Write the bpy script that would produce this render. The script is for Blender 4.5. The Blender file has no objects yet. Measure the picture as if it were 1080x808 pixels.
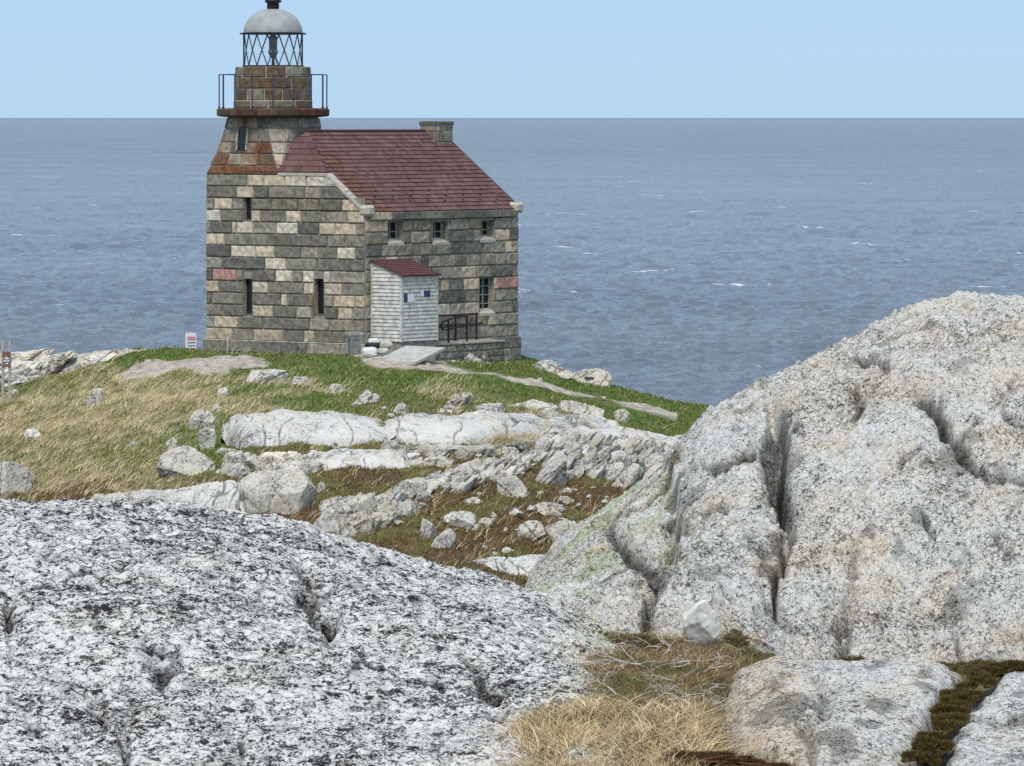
import bpy, math, random
import numpy as np
from mathutils import Vector

# ------------------------------------------------------------------ camera, world, sun
sc = bpy.context.scene
COL = sc.collection
F, CX, HY, CAMZ = 5600.0, 540.0, 124.0, 16.0      # focal length in photo pixels, centre column, horizon row, eye height above sea
cam = bpy.data.cameras.new("camera")
camo = bpy.data.objects.new("camera", cam)
COL.objects.link(camo)
camo.location = (0, 0, CAMZ)
camo.rotation_euler = (math.radians(90), 0, 0)
cam.sensor_width = 36.0
cam.lens = 36.0 * F / 1080.0
cam.shift_y = -(404.0 - HY) / 1080.0
cam.clip_start = 0.1
cam.clip_end = 300000.0
sc.camera = camo

w = bpy.data.worlds.new("World")
sc.world = w
w.use_nodes = True
SUN_EL, SUN_AZ = math.radians(57), math.radians(195)   # azimuth clockwise from +Y
nt = w.node_tree
nt.nodes.clear()
wo = nt.nodes.new("ShaderNodeOutputWorld")
bg = nt.nodes.new("ShaderNodeBackground")
sky = nt.nodes.new("ShaderNodeTexSky")
sky.sky_type = 'NISHITA'
sky.sun_disc = False
sky.sun_elevation = SUN_EL
sky.sun_rotation = SUN_AZ
sky.air_density = 1.0
sky.dust_density = 0.6
sky.ozone_density = 1.6
hs = nt.nodes.new("ShaderNodeMix"); hs.data_type = 'RGBA'
hs.inputs[0].default_value = 0.70
hs.inputs[7].default_value = (3.3, 5.9, 9.2, 1)      # thin bright overcast veil over the clear sky
tcw = nt.nodes.new("ShaderNodeTexCoord"); sxw = nt.nodes.new("ShaderNodeSeparateXYZ"); nt.links.new(tcw.outputs["Generated"], sxw.inputs[0])
rw = nt.nodes.new("ShaderNodeValToRGB"); e = rw.color_ramp.elements
e[0].position = 0.0; e[0].color = (0.40, 0.66, 0.95, 1); e[1].position = 0.30; e[1].color = (0.63, 0.765, 0.91, 1)
em = e.new(0.022); em.color = (0.325, 0.59, 0.925, 1)
vm = nt.nodes.new("ShaderNodeVectorMath"); vm.operation = 'SCALE'; vm.inputs[3].default_value = 10.4
nt.links.new(sxw.outputs[2], rw.inputs[0]); nt.links.new(rw.outputs[0], vm.inputs[0]); nt.links.new(vm.outputs[0], hs.inputs[7])
nt.links.new(sky.outputs[0], hs.inputs[6])
nt.links.new(hs.outputs[2], bg.inputs[0])
bg.inputs[1].default_value = 0.086
nt.links.new(bg.outputs[0], wo.inputs[0])

sun = bpy.data.lights.new("sun", 'SUN')
sun.energy = 2.5
sun.angle = math.radians(20)
sun.color = (1.0, 0.955, 0.89)
suno = bpy.data.objects.new("sun", sun)
COL.objects.link(suno)
sd = Vector((math.sin(SUN_AZ) * math.cos(SUN_EL), math.cos(SUN_AZ) * math.cos(SUN_EL), math.sin(SUN_EL)))
suno.rotation_euler = sd.to_track_quat('Z', 'Y').to_euler()

sc.view_settings.view_transform = 'Standard'
sc.view_settings.look = 'None'
sc.view_settings.exposure = 0.35
sc.view_settings.gamma = 1.0
sc.render.engine = 'CYCLES'
sc.cycles.max_bounces = 6
sc.cycles.use_denoising = False

# ------------------------------------------------------------------ numpy noise
RNG = np.random.default_rng(7)
PERM = RNG.permutation(1024)
GR = RNG.normal(size=(1024, 3)); GR /= np.linalg.norm(GR, axis=1)[:, None]
def _h(ix, iy, iz):
    return PERM[(PERM[(PERM[ix & 1023] + iy) & 1023] + iz) & 1023]
def noise(x, y, z=0.0):
    x, y, z = np.broadcast_arrays(np.asarray(x, float), np.asarray(y, float), np.asarray(z, float))
    ix, iy, iz = np.floor(x).astype(int), np.floor(y).astype(int), np.floor(z).astype(int)
    fx, fy, fz = x - ix, y - iy, z - iz
    u, v, t = [a * a * a * (a * (a * 6 - 15) + 10) for a in (fx, fy, fz)]
    r = 0
    for dx in (0, 1):
        for dy in (0, 1):
            for dz in (0, 1):
                g = GR[_h(ix + dx, iy + dy, iz + dz)]
                d = g[..., 0] * (fx - dx) + g[..., 1] * (fy - dy) + g[..., 2] * (fz - dz)
                r = r + d * (u if dx else 1 - u) * (v if dy else 1 - v) * (t if dz else 1 - t)
    return r * 1.6
def fbm(x, y, z=0.0, o=4, g=0.5, l=2.03):
    r, a = 0, 1.0
    for i in range(o):
        r = r + a * noise(x, y, z + 17.3 * i); a *= g
        x, y, z = x * l, y * l, z * l
    return r
def ridged(x, y, z=0.0, o=4, g=0.5):
    r, a = 0, 1.0
    for i in range(o):
        r = r + a * (1 - np.abs(noise(x, y, z + 9.1 * i)) * 2); a *= g
        x, y, z = x * 2.1, y * 2.1, z * 2.1
    return r
def sstep(a, b, x):
    t = np.clip((x - a) / (b - a), 0, 1); return t * t * (3 - 2 * t)

# ------------------------------------------------------------------ mesh helpers
def mesh_np(name, V, faces, mat, parent=None, col=None, smooth=False):
    """faces: (n,3) or (n,4) array or list of such arrays"""
    V = np.asarray(V, float)
    if not isinstance(faces, list): faces = [faces]
    faces = [np.asarray(f, int) for f in faces if len(f)]
    me = bpy.data.meshes.new(name)
    me.vertices.add(len(V)); me.vertices.foreach_set("co", V.ravel())
    tot = np.concatenate([np.full(len(f), f.shape[1]) for f in faces])
    loops = np.concatenate([f.ravel() for f in faces])
    st = np.concatenate([[0], np.cumsum(tot)[:-1]])
    me.loops.add(len(loops)); me.loops.foreach_set("vertex_index", loops)
    me.polygons.add(len(tot)); me.polygons.foreach_set("loop_start", st)
    me.polygons.foreach_set("loop_total", tot)
    me.polygons.foreach_set("use_smooth", np.full(len(tot), smooth))
    me.update(calc_edges=True); me.validate()
    if col is not None:
        c = np.ones((len(V), 4)); c[:, :3] = col
        a = me.color_attributes.new("Col", 'FLOAT_COLOR', 'POINT')
        a.data.foreach_set("color", c.ravel())
    me.materials.append(mat)
    o = bpy.data.objects.new(name, me); COL.objects.link(o)
    if parent: o.parent = parent
    return o
def grid_faces(nr, nc, off=0):
    i = np.arange(nr - 1)[:, None] * nc + np.arange(nc - 1)[None, :] + off
    i = i.ravel()
    return np.stack([i, i + 1, i + nc + 1, i + nc], 1)

class MB:
    def __init__(s): s.v, s.f3, s.f4, s.c = [], [], [], []; s.n = 0
    def add(s, V, F, c=(1, 1, 1)):
        V = np.asarray(V, float).reshape(-1, 3); s.v.append(V)
        C = np.empty((len(V), 3)); C[:] = c; s.c.append(C)
        for f in F:
            (s.f4 if len(f) == 4 else s.f3).append([i + s.n for i in f])
        s.n += len(V)
    def addnp(s, V, F, c=(1, 1, 1)):
        V = np.asarray(V, float).reshape(-1, 3); s.v.append(V)
        C = np.empty((len(V), 3)); C[:] = c; s.c.append(C)
        F = np.asarray(F) + s.n
        (s.f4 if F.shape[1] == 4 else s.f3).extend(F.tolist())
        s.n += len(V)
    def box(s, lo, hi, c=(1, 1, 1), bev=0.0):
        x0, y0, z0 = lo; x1, y1, z1 = hi
        if bev <= 0:
            V = [(x, y, z) for z in (z0, z1) for y in (y0, y1) for x in (x0, x1)]
            s.add(V, [(0, 2, 3, 1), (4, 5, 7, 6), (0, 1, 5, 4), (2, 6, 7, 3), (0, 4, 6, 2), (1, 3, 7, 5)], c)
        else:
            b = bev
            V = []; F = []
            for sx in (0, 1):
                for sy in (0, 1):
                    for sz in (0, 1):
                        X, Y, Z = (x0, x1)[sx], (y0, y1)[sy], (z0, z1)[sz]
                        ex, ey, ez = (b, -b)[sx], (b, -b)[sy], (b, -b)[sz]
                        V += [(X, Y + ey, Z + ez), (X + ex, Y, Z + ez), (X + ex, Y + ey, Z)]
            def I(sx, sy, sz, a): return (sx * 4 + sy * 2 + sz) * 3 + a
            F += [(I(0,0,0,0), I(0,0,1,0), I(0,1,1,0), I(0,1,0,0)), (I(1,0,0,0), I(1,1,0,0), I(1,1,1,0), I(1,0,1,0))]
            F += [(I(0,0,0,1), I(1,0,0,1), I(1,0,1,1), I(0,0,1,1)), (I(0,1,0,1), I(0,1,1,1), I(1,1,1,1), I(1,1,0,1))]
            F += [(I(0,0,0,2), I(0,1,0,2), I(1,1,0,2), I(1,0,0,2)), (I(0,0,1,2), I(1,0,1,2), I(1,1,1,2), I(0,1,1,2))]
            for a in (0, 1):
                for c2 in (0, 1):
                    F += [(I(a,c2,0,0), I(a,c2,1,0), I(a,c2,1,1), I(a,c2,0,1))]
                    F += [(I(a,0,c2,0), I(a,1,c2,0), I(a,1,c2,2), I(a,0,c2,2))]
                    F += [(I(0,a,c2,1), I(1,a,c2,1), I(1,a,c2,2), I(0,a,c2,2))]
            for sx in (0, 1):
                for sy in (0, 1):
                    for sz in (0, 1): F.append((I(sx,sy,sz,0), I(sx,sy,sz,1), I(sx,sy,sz,2)))
            s.add(V, F, c)
    def tube(s, pts, r, n=6, c=(1, 1, 1), cap=True):
        pts = [Vector(p) for p in pts]; rs = r if hasattr(r, '__len__') else [r] * len(pts)
        V = []; F = []
        t0 = (pts[1] - pts[0]).normalized()
        up = Vector((0, 0, 1)) if abs(t0.z) < 0.9 else Vector((1, 0, 0))
        a = t0.cross(up).normalized()
        for i, p in enumerate(pts):
            t = (pts[min(i + 1, len(pts) - 1)] - pts[max(i - 1, 0)]).normalized()
            a = (a - t * a.dot(t)).normalized(); b = t.cross(a)
            for k in range(n):
                q = 2 * math.pi * k / n
                V.append(p + (a * math.cos(q) + b * math.sin(q)) * rs[i])
        for i in range(len(pts) - 1):
            for k in range(n):
                k2 = (k + 1) % n
                F.append((i * n + k, i * n + k2, (i + 1) * n + k2, (i + 1) * n + k))
        if cap:
            m = len(V); V.append(pts[0]); V.append(pts[-1])
            for k in range(n):
                k2 = (k + 1) % n
                F.append((m, k2, k)); e = (len(pts) - 1) * n; F.append((m + 1, e + k, e + k2))
        s.add([tuple(v) for v in V], F, c)
    def lathe(s, prof, cx, cy, n=32, c=(1, 1, 1)):
        V = [(cx + r * math.cos(2 * math.pi * k / n), cy + r * math.sin(2 * math.pi * k / n), z) for r, z in prof for k in range(n)]
        F = [(i * n + k, i * n + (k + 1) % n, (i + 1) * n + (k + 1) % n, (i + 1) * n + k) for i in range(len(prof) - 1) for k in range(n)]
        s.add(V, F, c)
    def build(s, name, mat, parent=None, smooth=False):
        fs = []
        if s.f4: fs.append(np.array(s.f4))
        if s.f3: fs.append(np.array(s.f3))
        return mesh_np(name, np.concatenate(s.v), fs, mat, parent, np.concatenate(s.c), smooth)

def tag(o, label=None, cat=None, group=None, kind=None):
    if label: o['label'] = label
    if cat: o['category'] = cat
    if group: o['group'] = group
    if kind: o['kind'] = kind
    return o
def empty(name, loc=(0, 0, 0), rz=0, parent=None):
    o = bpy.data.objects.new(name, None); COL.objects.link(o)
    o.location = loc; o.rotation_euler = (0, 0, rz); o.empty_display_size = 0.3
    if parent: o.parent = parent
    return o

# ------------------------------------------------------------------ materials
def mat_new(name, rough=0.9, spec=0.2):
    m = bpy.data.materials.new(name); m.use_nodes = True
    n = m.node_tree; b = n.nodes["Principled BSDF"]
    b.inputs["Roughness"].default_value = rough
    b.inputs["Specular IOR Level"].default_value = spec
    return m, n, b
def N(nt, t, **k):
    n = nt.nodes.new(t)
    for a, v in k.items():
        if a.startswith("i_"): n.inputs[a[2:].replace("_", " ")].default_value = v
        else: setattr(n, a, v)
    return n
def ramp(nt, pts, interp='LINEAR'):
    r = nt.nodes.new("ShaderNodeValToRGB"); r.color_ramp.interpolation = interp
    e = r.color_ramp.elements
    while len(e) < len(pts): e.new(0.5)
    for q, (p, c) in zip(e, pts):
        q.position = p; q.color = (*c, 1) if hasattr(c, '__len__') else (c, c, c, 1)
    return r
def mixc(nt, blend='MIX', fac=1.0):
    m = nt.nodes.new("ShaderNodeMix"); m.data_type = 'RGBA'; m.blend_type = blend
    m.inputs[0].default_value = fac; return m
def coords(nt, scale=(1, 1, 1), kind="Object", rot=(0, 0, 0)):
    tc = nt.nodes.new("ShaderNodeTexCoord"); mp = nt.nodes.new("ShaderNodeMapping")
    mp.inputs["Scale"].default_value = scale; mp.inputs["Rotation"].default_value = rot
    nt.links.new(tc.outputs[kind], mp.inputs[0]); return mp.outputs[0]
def simple_mat(name, col, rough=0.8, metallic=0.0, var=0.15, vscale=6.0, bump=0.0, spec=0.3):
    m, n, b = mat_new(name, rough, spec); L = n.links.new
    b.inputs["Metallic"].default_value = metallic
    c = coords(n)
    no = N(n, "ShaderNodeTexNoise", i_Scale=vscale, i_Detail=6.0); L(c, no.inputs["Vector"])
    r = ramp(n, [(0.3, tuple(x * (1 - var) for x in col)), (0.7, tuple(min(1, x * (1 + var)) for x in col))])
    L(no.outputs[0], r.inputs[0]); L(r.outputs[0], b.inputs["Base Color"])
    if bump:
        bp = N(n, "ShaderNodeBump", i_Strength=bump, i_Distance=0.02); L(no.outputs[0], bp.inputs["Height"]); L(bp.outputs[0], b.inputs["Normal"])
    return m
def attr_mat(name, rough=0.9, spec=0.15, vscale=8.0, var=0.35, bump=0.5, bdist=0.02, det=8.0, trans=0.0):
    """base colour from the mesh's own colour attribute, times fine noise"""
    m, n, b = mat_new(name, rough, spec); L = n.links.new
    at = N(n, "ShaderNodeAttribute", attribute_name="Col")
    c = coords(n)
    no = N(n, "ShaderNodeTexNoise", i_Scale=vscale, i_Detail=det, i_Roughness=0.65); L(c, no.inputs["Vector"])
    r = ramp(n, [(0.32, 1 - var), (0.68, 1 + var)])
    L(no.outputs[0], r.inputs[0])
    mx = mixc(n, 'MULTIPLY'); L(at.outputs[0], mx.inputs[6]); L(r.outputs[0], mx.inputs[7])
    L(mx.outputs[2], b.inputs["Base Color"])
    if bump:
        bp = N(n, "ShaderNodeBump", i_Strength=bump, i_Distance=bdist); L(no.outputs[0], bp.inputs["Height"]); L(bp.outputs[0], b.inputs["Normal"])
    return m

def lichen_mat(name, light, dark, mid, s=1.0, dark_amt=0.5, warm=(0.5, 0.47, 0.36), warm_amt=0.3, stretch=(1, 1, 1), bump=0.6, big_w=0.3, med_w=.4, fs=42.0, bd=0.012):
    m, n, b = mat_new(name, 0.95, 0.1); L = n.links.new
    c = coords(n, stretch)
    big = N(n, "ShaderNodeTexNoise", i_Scale=1.7 * s, i_Detail=3.0); L(c, big.inputs["Vector"])
    med = N(n, "ShaderNodeTexNoise", i_Scale=9.0 * s, i_Detail=4.0, i_Roughness=0.6); L(c, med.inputs["Vector"])
    fin = N(n, "ShaderNodeTexNoise", i_Scale=fs * s, i_Detail=5.0, i_Roughness=0.72, i_Distortion=0.9); L(c, fin.inputs["Vector"])
    vf = N(n, "ShaderNodeTexNoise", i_Scale=130.0 * s, i_Detail=3.0, i_Roughness=0.6); L(c, vf.inputs["Vector"])
    # threshold = fine + 0.6*(med-.5) + .5*(big-.5)
    m1 = N(n, "ShaderNodeMath", operation='MULTIPLY_ADD'); L(med.outputs[0], m1.inputs[0]); m1.inputs[1].default_value = med_w; L(fin.outputs[0], m1.inputs[2])
    m2 = N(n, "ShaderNodeMath", operation='MULTIPLY_ADD'); L(big.outputs[0], m2.inputs[0]); m2.inputs[1].default_value = big_w; L(m1.outputs[0], m2.inputs[2])
    m3 = N(n, "ShaderNodeMath", operation='MULTIPLY_ADD'); L(vf.outputs[0], m3.inputs[0]); m3.inputs[1].default_value = 0.5; L(m2.outputs[0], m3.inputs[2])
    # mean is .5+.275+.275+.175 = 1.225
    k = N(n, "ShaderNodeMath", operation='SUBTRACT'); L(m3.outputs[0], k.inputs[0]); k.inputs[1].default_value = 0.5 + med_w / 2 + big_w / 2 + .25 - .5
    t = 0.5 - 0.06 + 0.17 * (dark_amt - 0.5)
    r = ramp(n, [(t - 0.06, dark), (t - 0.01, mid), (t + 0.035, tuple(0.5 * (a + q) for a, q in zip(mid, light))), (t + 0.08, light), (min(1, t + 0.30), tuple(min(1, a * 1.12) for a in light))])
    L(k.outputs[0], r.inputs[0])
    wn = N(n, "ShaderNodeTexNoise", i_Scale=2.3 * s, i_Detail=5.0, i_Roughness=0.6)
    c2 = coords(n, (1, 1, 1.3)); L(c2, wn.inputs["Vector"])
    wr = ramp(n, [(0.47, 0.0), (0.62, warm_amt)]); L(wn.outputs[0], wr.inputs[0])
    mx = mixc(n); L(wr.outputs[0], mx.inputs[0]); L(r.outputs[0], mx.inputs[6])
    mw = mixc(n, 'MULTIPLY'); L(r.outputs[0], mw.inputs[6]); mw.inputs[7].default_value = (*[x / max(warm) for x in warm], 1)
    L(mw.outputs[2], mx.inputs[7])
    at = N(n, "ShaderNodeAttribute", attribute_name="Col")
    mm = mixc(n, 'MULTIPLY'); L(mx.outputs[2], mm.inputs[6]); L(at.outputs[0], mm.inputs[7])
    L(mm.outputs[2], b.inputs["Base Color"])
    bp = N(n, "ShaderNodeBump", i_Strength=bump, i_Distance=bd / s); L(k.outputs[0], bp.inputs["Height"]); L(bp.outputs[0], b.inputs["Normal"])
    return m

M = {}
M['stone'] = attr_mat("granite_masonry", vscale=6.0, var=0.42, bump=0.7, bdist=0.04)
M['mortar'] = simple_mat("mortar", (0.24, 0.225, 0.19), 0.95, var=0.35, vscale=5)
M['pale_stone'] = simple_mat("pale_dressed_stone", (0.42, 0.39, 0.33), 0.9, var=0.2, vscale=6, bump=0.4)
M['shingle'] = attr_mat("maroon_shingle", rough=0.75, spec=0.25, vscale=9, var=0.25, bump=0.3)
M['iron'] = simple_mat("black_iron", (0.018, 0.02, 0.022), 0.55, 0.2, 0.3, 20)
M['ironblue'] = simple_mat("dark_blue_iron", (0.045, 0.055, 0.10), 0.5, 0.2, 0.3, 20)
M['dome'] = simple_mat("painted_dome", (0.30, 0.31, 0.31), 0.7, 0.0, 0.16, 3.5, 0.1, 0.3)
M['brass'] = simple_mat("lamp_metal", (0.16, 0.14, 0.12), 0.4, 0.5, 0.3, 10)
M['white'] = simple_mat("weathered_white_paint", (0.50, 0.49, 0.45), 0.85, 0, 0.35, 5)
M['frame'] = simple_mat("faded_frame_paint", (0.33, 0.34, 0.28), 0.8, 0, 0.2, 9)
M['dark'] = simple_mat("dark_interior", (0.010, 0.012, 0.018), 0.25, 0, 0.3, 3, 0, 0.5)
M['concrete'] = simple_mat("concrete", (0.40, 0.40, 0.37), 0.95, 0, 0.22, 5, 0.3)
M['wood'] = simple_mat("weathered_wood", (0.36, 0.34, 0.30), 0.9, 0, 0.25, 12, 0.3)
M['fabric_white'] = simple_mat("white_sack", (0.62, 0.62, 0.58), 0.8, 0, 0.12, 9)
M['fabric_dark'] = simple_mat("black_sack", (0.015, 0.015, 0.03), 0.6, 0, 0.3, 9)
M['sign_white'] = simple_mat("sign_white", (0.72, 0.70, 0.74), 0.5, 0, 0.03, 3)
M['sign_pink'] = simple_mat("sign_pink", (0.62, 0.22, 0.30), 0.5, 0, 0.08, 3)
M['sign_blue'] = simple_mat("sign_navy", (0.03, 0.045, 0.13), 0.5, 0, 0.1, 3)
M['sign_brown'] = simple_mat("sign_brown", (0.20, 0.09, 0.07), 0.6, 0, 0.1, 3)
M['sign_grey'] = simple_mat("sign_slate", (0.10, 0.13, 0.15), 0.6, 0, 0.2, 3)
M['ground'] = attr_mat("heath_ground", vscale=3.5, var=0.45, bump=0.9, bdist=0.08, det=10)
M['blade'] = attr_mat("grass_blades", rough=0.8, vscale=1.5, var=0.25, bump=0)
M['twig'] = attr_mat("dead_twigs", rough=0.85, vscale=30, var=0.25, bump=0.3, bdist=0.003)
M['rock_mid'] = lichen_mat("pale_granite", (0.54, 0.533, 0.508), (0.12, 0.115, 0.105), (0.30, 0.293, 0.27), s=0.32, dark_amt=0.32, warm=(0.5, 0.46, 0.38), warm_amt=0.5, bump=0.6, big_w=.5)
M['rock_left'] = lichen_mat("speckled_lichen_granite", (0.72, 0.715, 0.70), (0.032, 0.030, 0.031), (0.21, 0.205, 0.20), s=1.0, dark_amt=0.60, warm=(.6,.58,.48), warm_amt=0.25, stretch=(0.8, 0.8, 1.4), bump=1.0, fs=30.0, bd=.02, big_w=.17, med_w=.30)
M['rock_right'] = lichen_mat("crusted_lichen_granite", (0.66, 0.655, 0.63), (0.085, 0.085, 0.075), (0.33, 0.325, 0.30), s=1.15, dark_amt=0.46, warm=(0.58, 0.51, 0.42), warm_amt=0.6, bump=1.0, fs=40.0, bd=.02, big_w=.22, med_w=.3)

def glass_mat():
    m = bpy.data.materials.new("lantern_glass"); m.use_nodes = True
    n = m.node_tree; n.nodes.clear(); L = n.links.new
    o = n.nodes.new("ShaderNodeOutputMaterial"); mx = n.nodes.new("ShaderNodeMixShader")
    t = n.nodes.new("ShaderNodeBsdfTransparent"); g = n.nodes.new("ShaderNodeBsdfGlossy")
    t.inputs[0].default_value = (0.97, 0.98, 0.98, 1); g.inputs["Roughness"].default_value = 0.05
    mx.inputs[0].default_value = 0.05
    L(t.outputs[0], mx.inputs[1]); L(g.outputs[0], mx.inputs[2]); L(mx.outputs[0], o.inputs[0])
    return m
M['glass'] = glass_mat()

def water_mat():
    m, n, b = mat_new("sea_water", 0.12, 0.5); L = n.links.new
    b.inputs["IOR"].default_value = 1.33
    c = coords(n, (1, 1, 1))
    cs = coords(n, (0.6, 1.0, 1))
    # colour: deep slate blue, with broad patches of ruffled water
    n1 = N(n, "ShaderNodeTexNoise", i_Scale=0.012, i_Detail=4.0); L(c, n1.inputs["Vector"])
    r1 = ramp(n, [(0.3, (0.105, 0.138, 0.185)), (0.7, (0.155, 0.19, 0.24))]); L(n1.outputs[0], r1.inputs[0])
    # whitecaps: streaks across the view, broken
    n2 = N(n, "ShaderNodeTexNoise", i_Scale=0.20, i_Detail=5.0, i_Roughness=0.62)
    cw = coords(n, (0.30, 1.0, 1), rot=(0, 0, 0.12)); L(cw, n2.inputs["Vector"])
    r2 = ramp(n, [(0.665, 0.0), (0.69, 0.9)]); L(n2.outputs[0], r2.inputs[0])
    mx = mixc(n); L(r2.outputs[0], mx.inputs[0]); L(r1.outputs[0], mx.inputs[6]); mx.inputs[7].default_value = (0.75, 0.78, 0.80, 1)
    L(mx.outputs[2], b.inputs["Base Color"])
    rr = N(n, "ShaderNodeMath", operation='MULTIPLY_ADD'); L(r2.outputs[0], rr.inputs[0]); rr.inputs[1].default_value = 0.8; rr.inputs[2].default_value = 0.14
    # far off, the ripples are finer than the mesh: they go into the roughness
    sx_ = N(n, "ShaderNodeSeparateXYZ"); L(coords(n), sx_.inputs[0])
    fr = N(n, "ShaderNodeMapRange"); L(sx_.outputs[1], fr.inputs[0]); fr.inputs[1].default_value = 300; fr.inputs[2].default_value = 2600; fr.inputs[3].default_value = 0.03; fr.inputs[4].default_value = 0.18
    ra = N(n, "ShaderNodeMath", operation='ADD'); L(rr.outputs[0], ra.inputs[0]); L(fr.outputs[0], ra.inputs[1])
    L(ra.outputs[0], b.inputs["Roughness"])
    w1 = N(n, "ShaderNodeTexNoise", i_Scale=0.9, i_Detail=7.0, i_Roughness=0.62); L(cs, w1.inputs["Vector"])
    w2 = N(n, "ShaderNodeTexNoise", i_Scale=0.05, i_Detail=4.0, i_Roughness=0.6); L(cs, w2.inputs["Vector"])
    ad = N(n, "ShaderNodeMath", operation='MULTIPLY_ADD'); L(w2.outputs[0], ad.inputs[0]); ad.inputs[1].default_value = 0.7; L(w1.outputs[0], ad.inputs[2])
    bp = N(n, "ShaderNodeBump", i_Strength=1.0, i_Distance=1.0); L(ad.outputs[0], bp.inputs["Height"]); L(bp.outputs[0], b.inputs["Normal"])
    return m
M['water'] = water_mat()

# ------------------------------------------------------------------ terrain
COLS = np.array([-900, 0, 55, 100, 142, 220, 385, 547, 650, 745, 850, 1500], float)
ROWS = np.array([128, 135, 140, 147, 155, 163, 171, 179, 185, 192, 200, 215, 245], float)
T = np.array([
 # 128  135  140  147  155  163  171  179  185  192  200  215  245
 [660, 640, 610, 570, 530, 490, 460, 432, 420, 420, 430, 470, 540],   # -900
 [650, 620, 590, 545, 500, 464, 436, 416, 411, 414, 424, 450, 520],   # 0
 [648, 618, 588, 543, 498, 460, 430, 406, 401, 404, 412, 440, 520],   # 55
 [645, 615, 585, 540, 494, 454, 418, 392, 388, 391, 400, 425, 520],   # 100
 [644, 614, 583, 538, 491, 450, 412, 381, 373, 373, 381, 420, 520],   # 142
 [642, 612, 580, 534, 486, 444, 405, 377, 371, 372, 380, 420, 520],   # 220
 [640, 610, 576, 522, 478, 438, 403, 378, 374, 372, 378, 420, 520],   # 385
 [640, 612, 580, 530, 488, 450, 418, 394, 383, 379, 388, 430, 520],   # 547
 [645, 615, 588, 542, 500, 466, 438, 418, 410, 411, 425, 460, 530],   # 650
 [650, 625, 598, 556, 514, 482, 456, 438, 432, 438, 455, 490, 540],   # 745
 [660, 640, 612, 570, 530, 502, 480, 466, 464, 474, 490, 520, 560],   # 850
 [700, 680, 660, 630, 600, 580, 560, 550, 550, 560, 575, 600, 620],   # 1500
], float)
def bilin(px, Y, cols, rows, T):
    px = np.clip(px, cols[0], cols[-1]); Y = np.clip(Y, rows[0], rows[-1])
    i = np.clip(np.searchsorted(cols, px) - 1, 0, len(cols) - 2); j = np.clip(np.searchsorted(rows, Y) - 1, 0, len(rows) - 2)
    a = (px - cols[i]) / (cols[i + 1] - cols[i]); a = a * a * (3 - 2 * a) * 0.5 + a * 0.5
    b = (Y - rows[j]) / (rows[j + 1] - rows[j])
    return (T[i, j] * (1 - a) + T[i + 1, j] * a) * (1 - b) + (T[i, j + 1] * (1 - a) + T[i + 1, j + 1] * a) * b
ZN_Y = np.array([-60, 0, 10, 19, 20, 21.3, 22.5, 24, 25, 28, 35, 50, 70, 100, 128], float)
ZN_Z = np.array([-1.9, -1.7, -1.95, -2.32, -2.285, -2.28, -2.29, -2.345, -2.42, -2.95, -4.5, -8.5, -11.0, -11.9, -11.8])
def px_of(X, Y): return CX + F * X / np.maximum(Y, 1.0)
def py_of(Y, Z): return HY + F * (CAMZ - Z) / np.maximum(Y, 1.0)
def base_z(X, Y):
    X = np.asarray(X, float); Y = np.asarray(Y, float)
    px = px_of(X, Y)
    far = CAMZ - (bilin(px, Y, COLS, ROWS, T) - HY) / F * Y
    far = np.where(Y > 245, far - (Y - 245) * 0.12, far)
    far = np.maximum(far, -6.0)
    near = CAMZ + np.interp(Y, ZN_Y, ZN_Z)
    near = near - 0.16 * (1 - sstep(470, 600, px)) * sstep(12, 18, Y) - 0.14 * sstep(760, 840, px) * sstep(12, 18, Y) - 0.27 * sstep(738, 780, px) * sstep(16, 18.5, Y) * (1 - sstep(21.7, 22.4, Y))
    return np.where(Y < 128, near, far)
def ground_z(X, Y):
    z = base_z(X, Y)
    amp = sstep(30, 60, Y) * 0.22 + 0.03
    keep = 1 - 0.85 * np.exp(-(((X + 5.5) / 7.0) ** 2 + ((Y - 184) / 6.0) ** 2))
    n = fbm(np.asarray(X) * 0.35, np.asarray(Y) * 0.28, 3.3, 4) * amp * keep
    n = n + noise(np.asarray(X) * 4.0, np.asarray(Y) * 4.0, 1.0) * 0.03
    return z + n
def Yof(px, py, Y0=136., Y1=184.):
    """depth at which the hill shows at this row of the photo"""
    Ys = np.linspace(Y0, Y1, 800); X = (px - CX) / F * Ys
    z = base_z(X, Ys); p = py_of(Ys, z)
    i = np.argmax(p < py)
    if p[i] >= py: i = int(np.argmin(p))
    return float(Ys[i])
def G(px, py, Y0=136., Y1=184.):
    Y = Yof(px, py, Y0, Y1); X = (px - CX) / F * Y
    return X, Y, float(ground_z(np.array([X]), np.array([Y]))[0])

# ground cover colours
GREEN = np.array((0.060, 0.105, 0.020)); STRAW = np.array((0.27, 0.215, 0.115)); BROWN = np.array((0.085, 0.056, 0.026))
OLIVE = np.array((0.105, 0.10, 0.035)); GRAVEL = np.array((0.36, 0.32, 0.27)); DRY = np.array((0.19, 0.145, 0.085)); RUST = np.array((0.12, 0.065, 0.03))
def blobs(px, py, L):
    r = np.zeros_like(px)
    for (x, y, rx, ry, a) in L:
        r = np.maximum(r, a * np.exp(-(((px - x) / rx) ** 2 + ((py - y) / ry) ** 2) ** 1.5))
    return r
def path_d(px, py, pts):
    d = np.full(px.shape, 1e9)
    for (x0, y0), (x1, y1) in zip(pts[:-1], pts[1:]):
        dx, dy = x1 - x0, (y1 - y0) * 1.0
        t = np.clip(((px - x0) * dx + (py - y0) * dy) / (dx * dx + dy * dy), 0, 1)
        d = np.minimum(d, np.hypot(px - x0 - t * dx, py - y0 - t * dy))
    return d
PATH = [(385, 377), (400, 381), (430, 384), (455, 388), (480, 392), (520, 397), (560, 404), (620, 416), (680, 431), (712, 439)]
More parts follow.
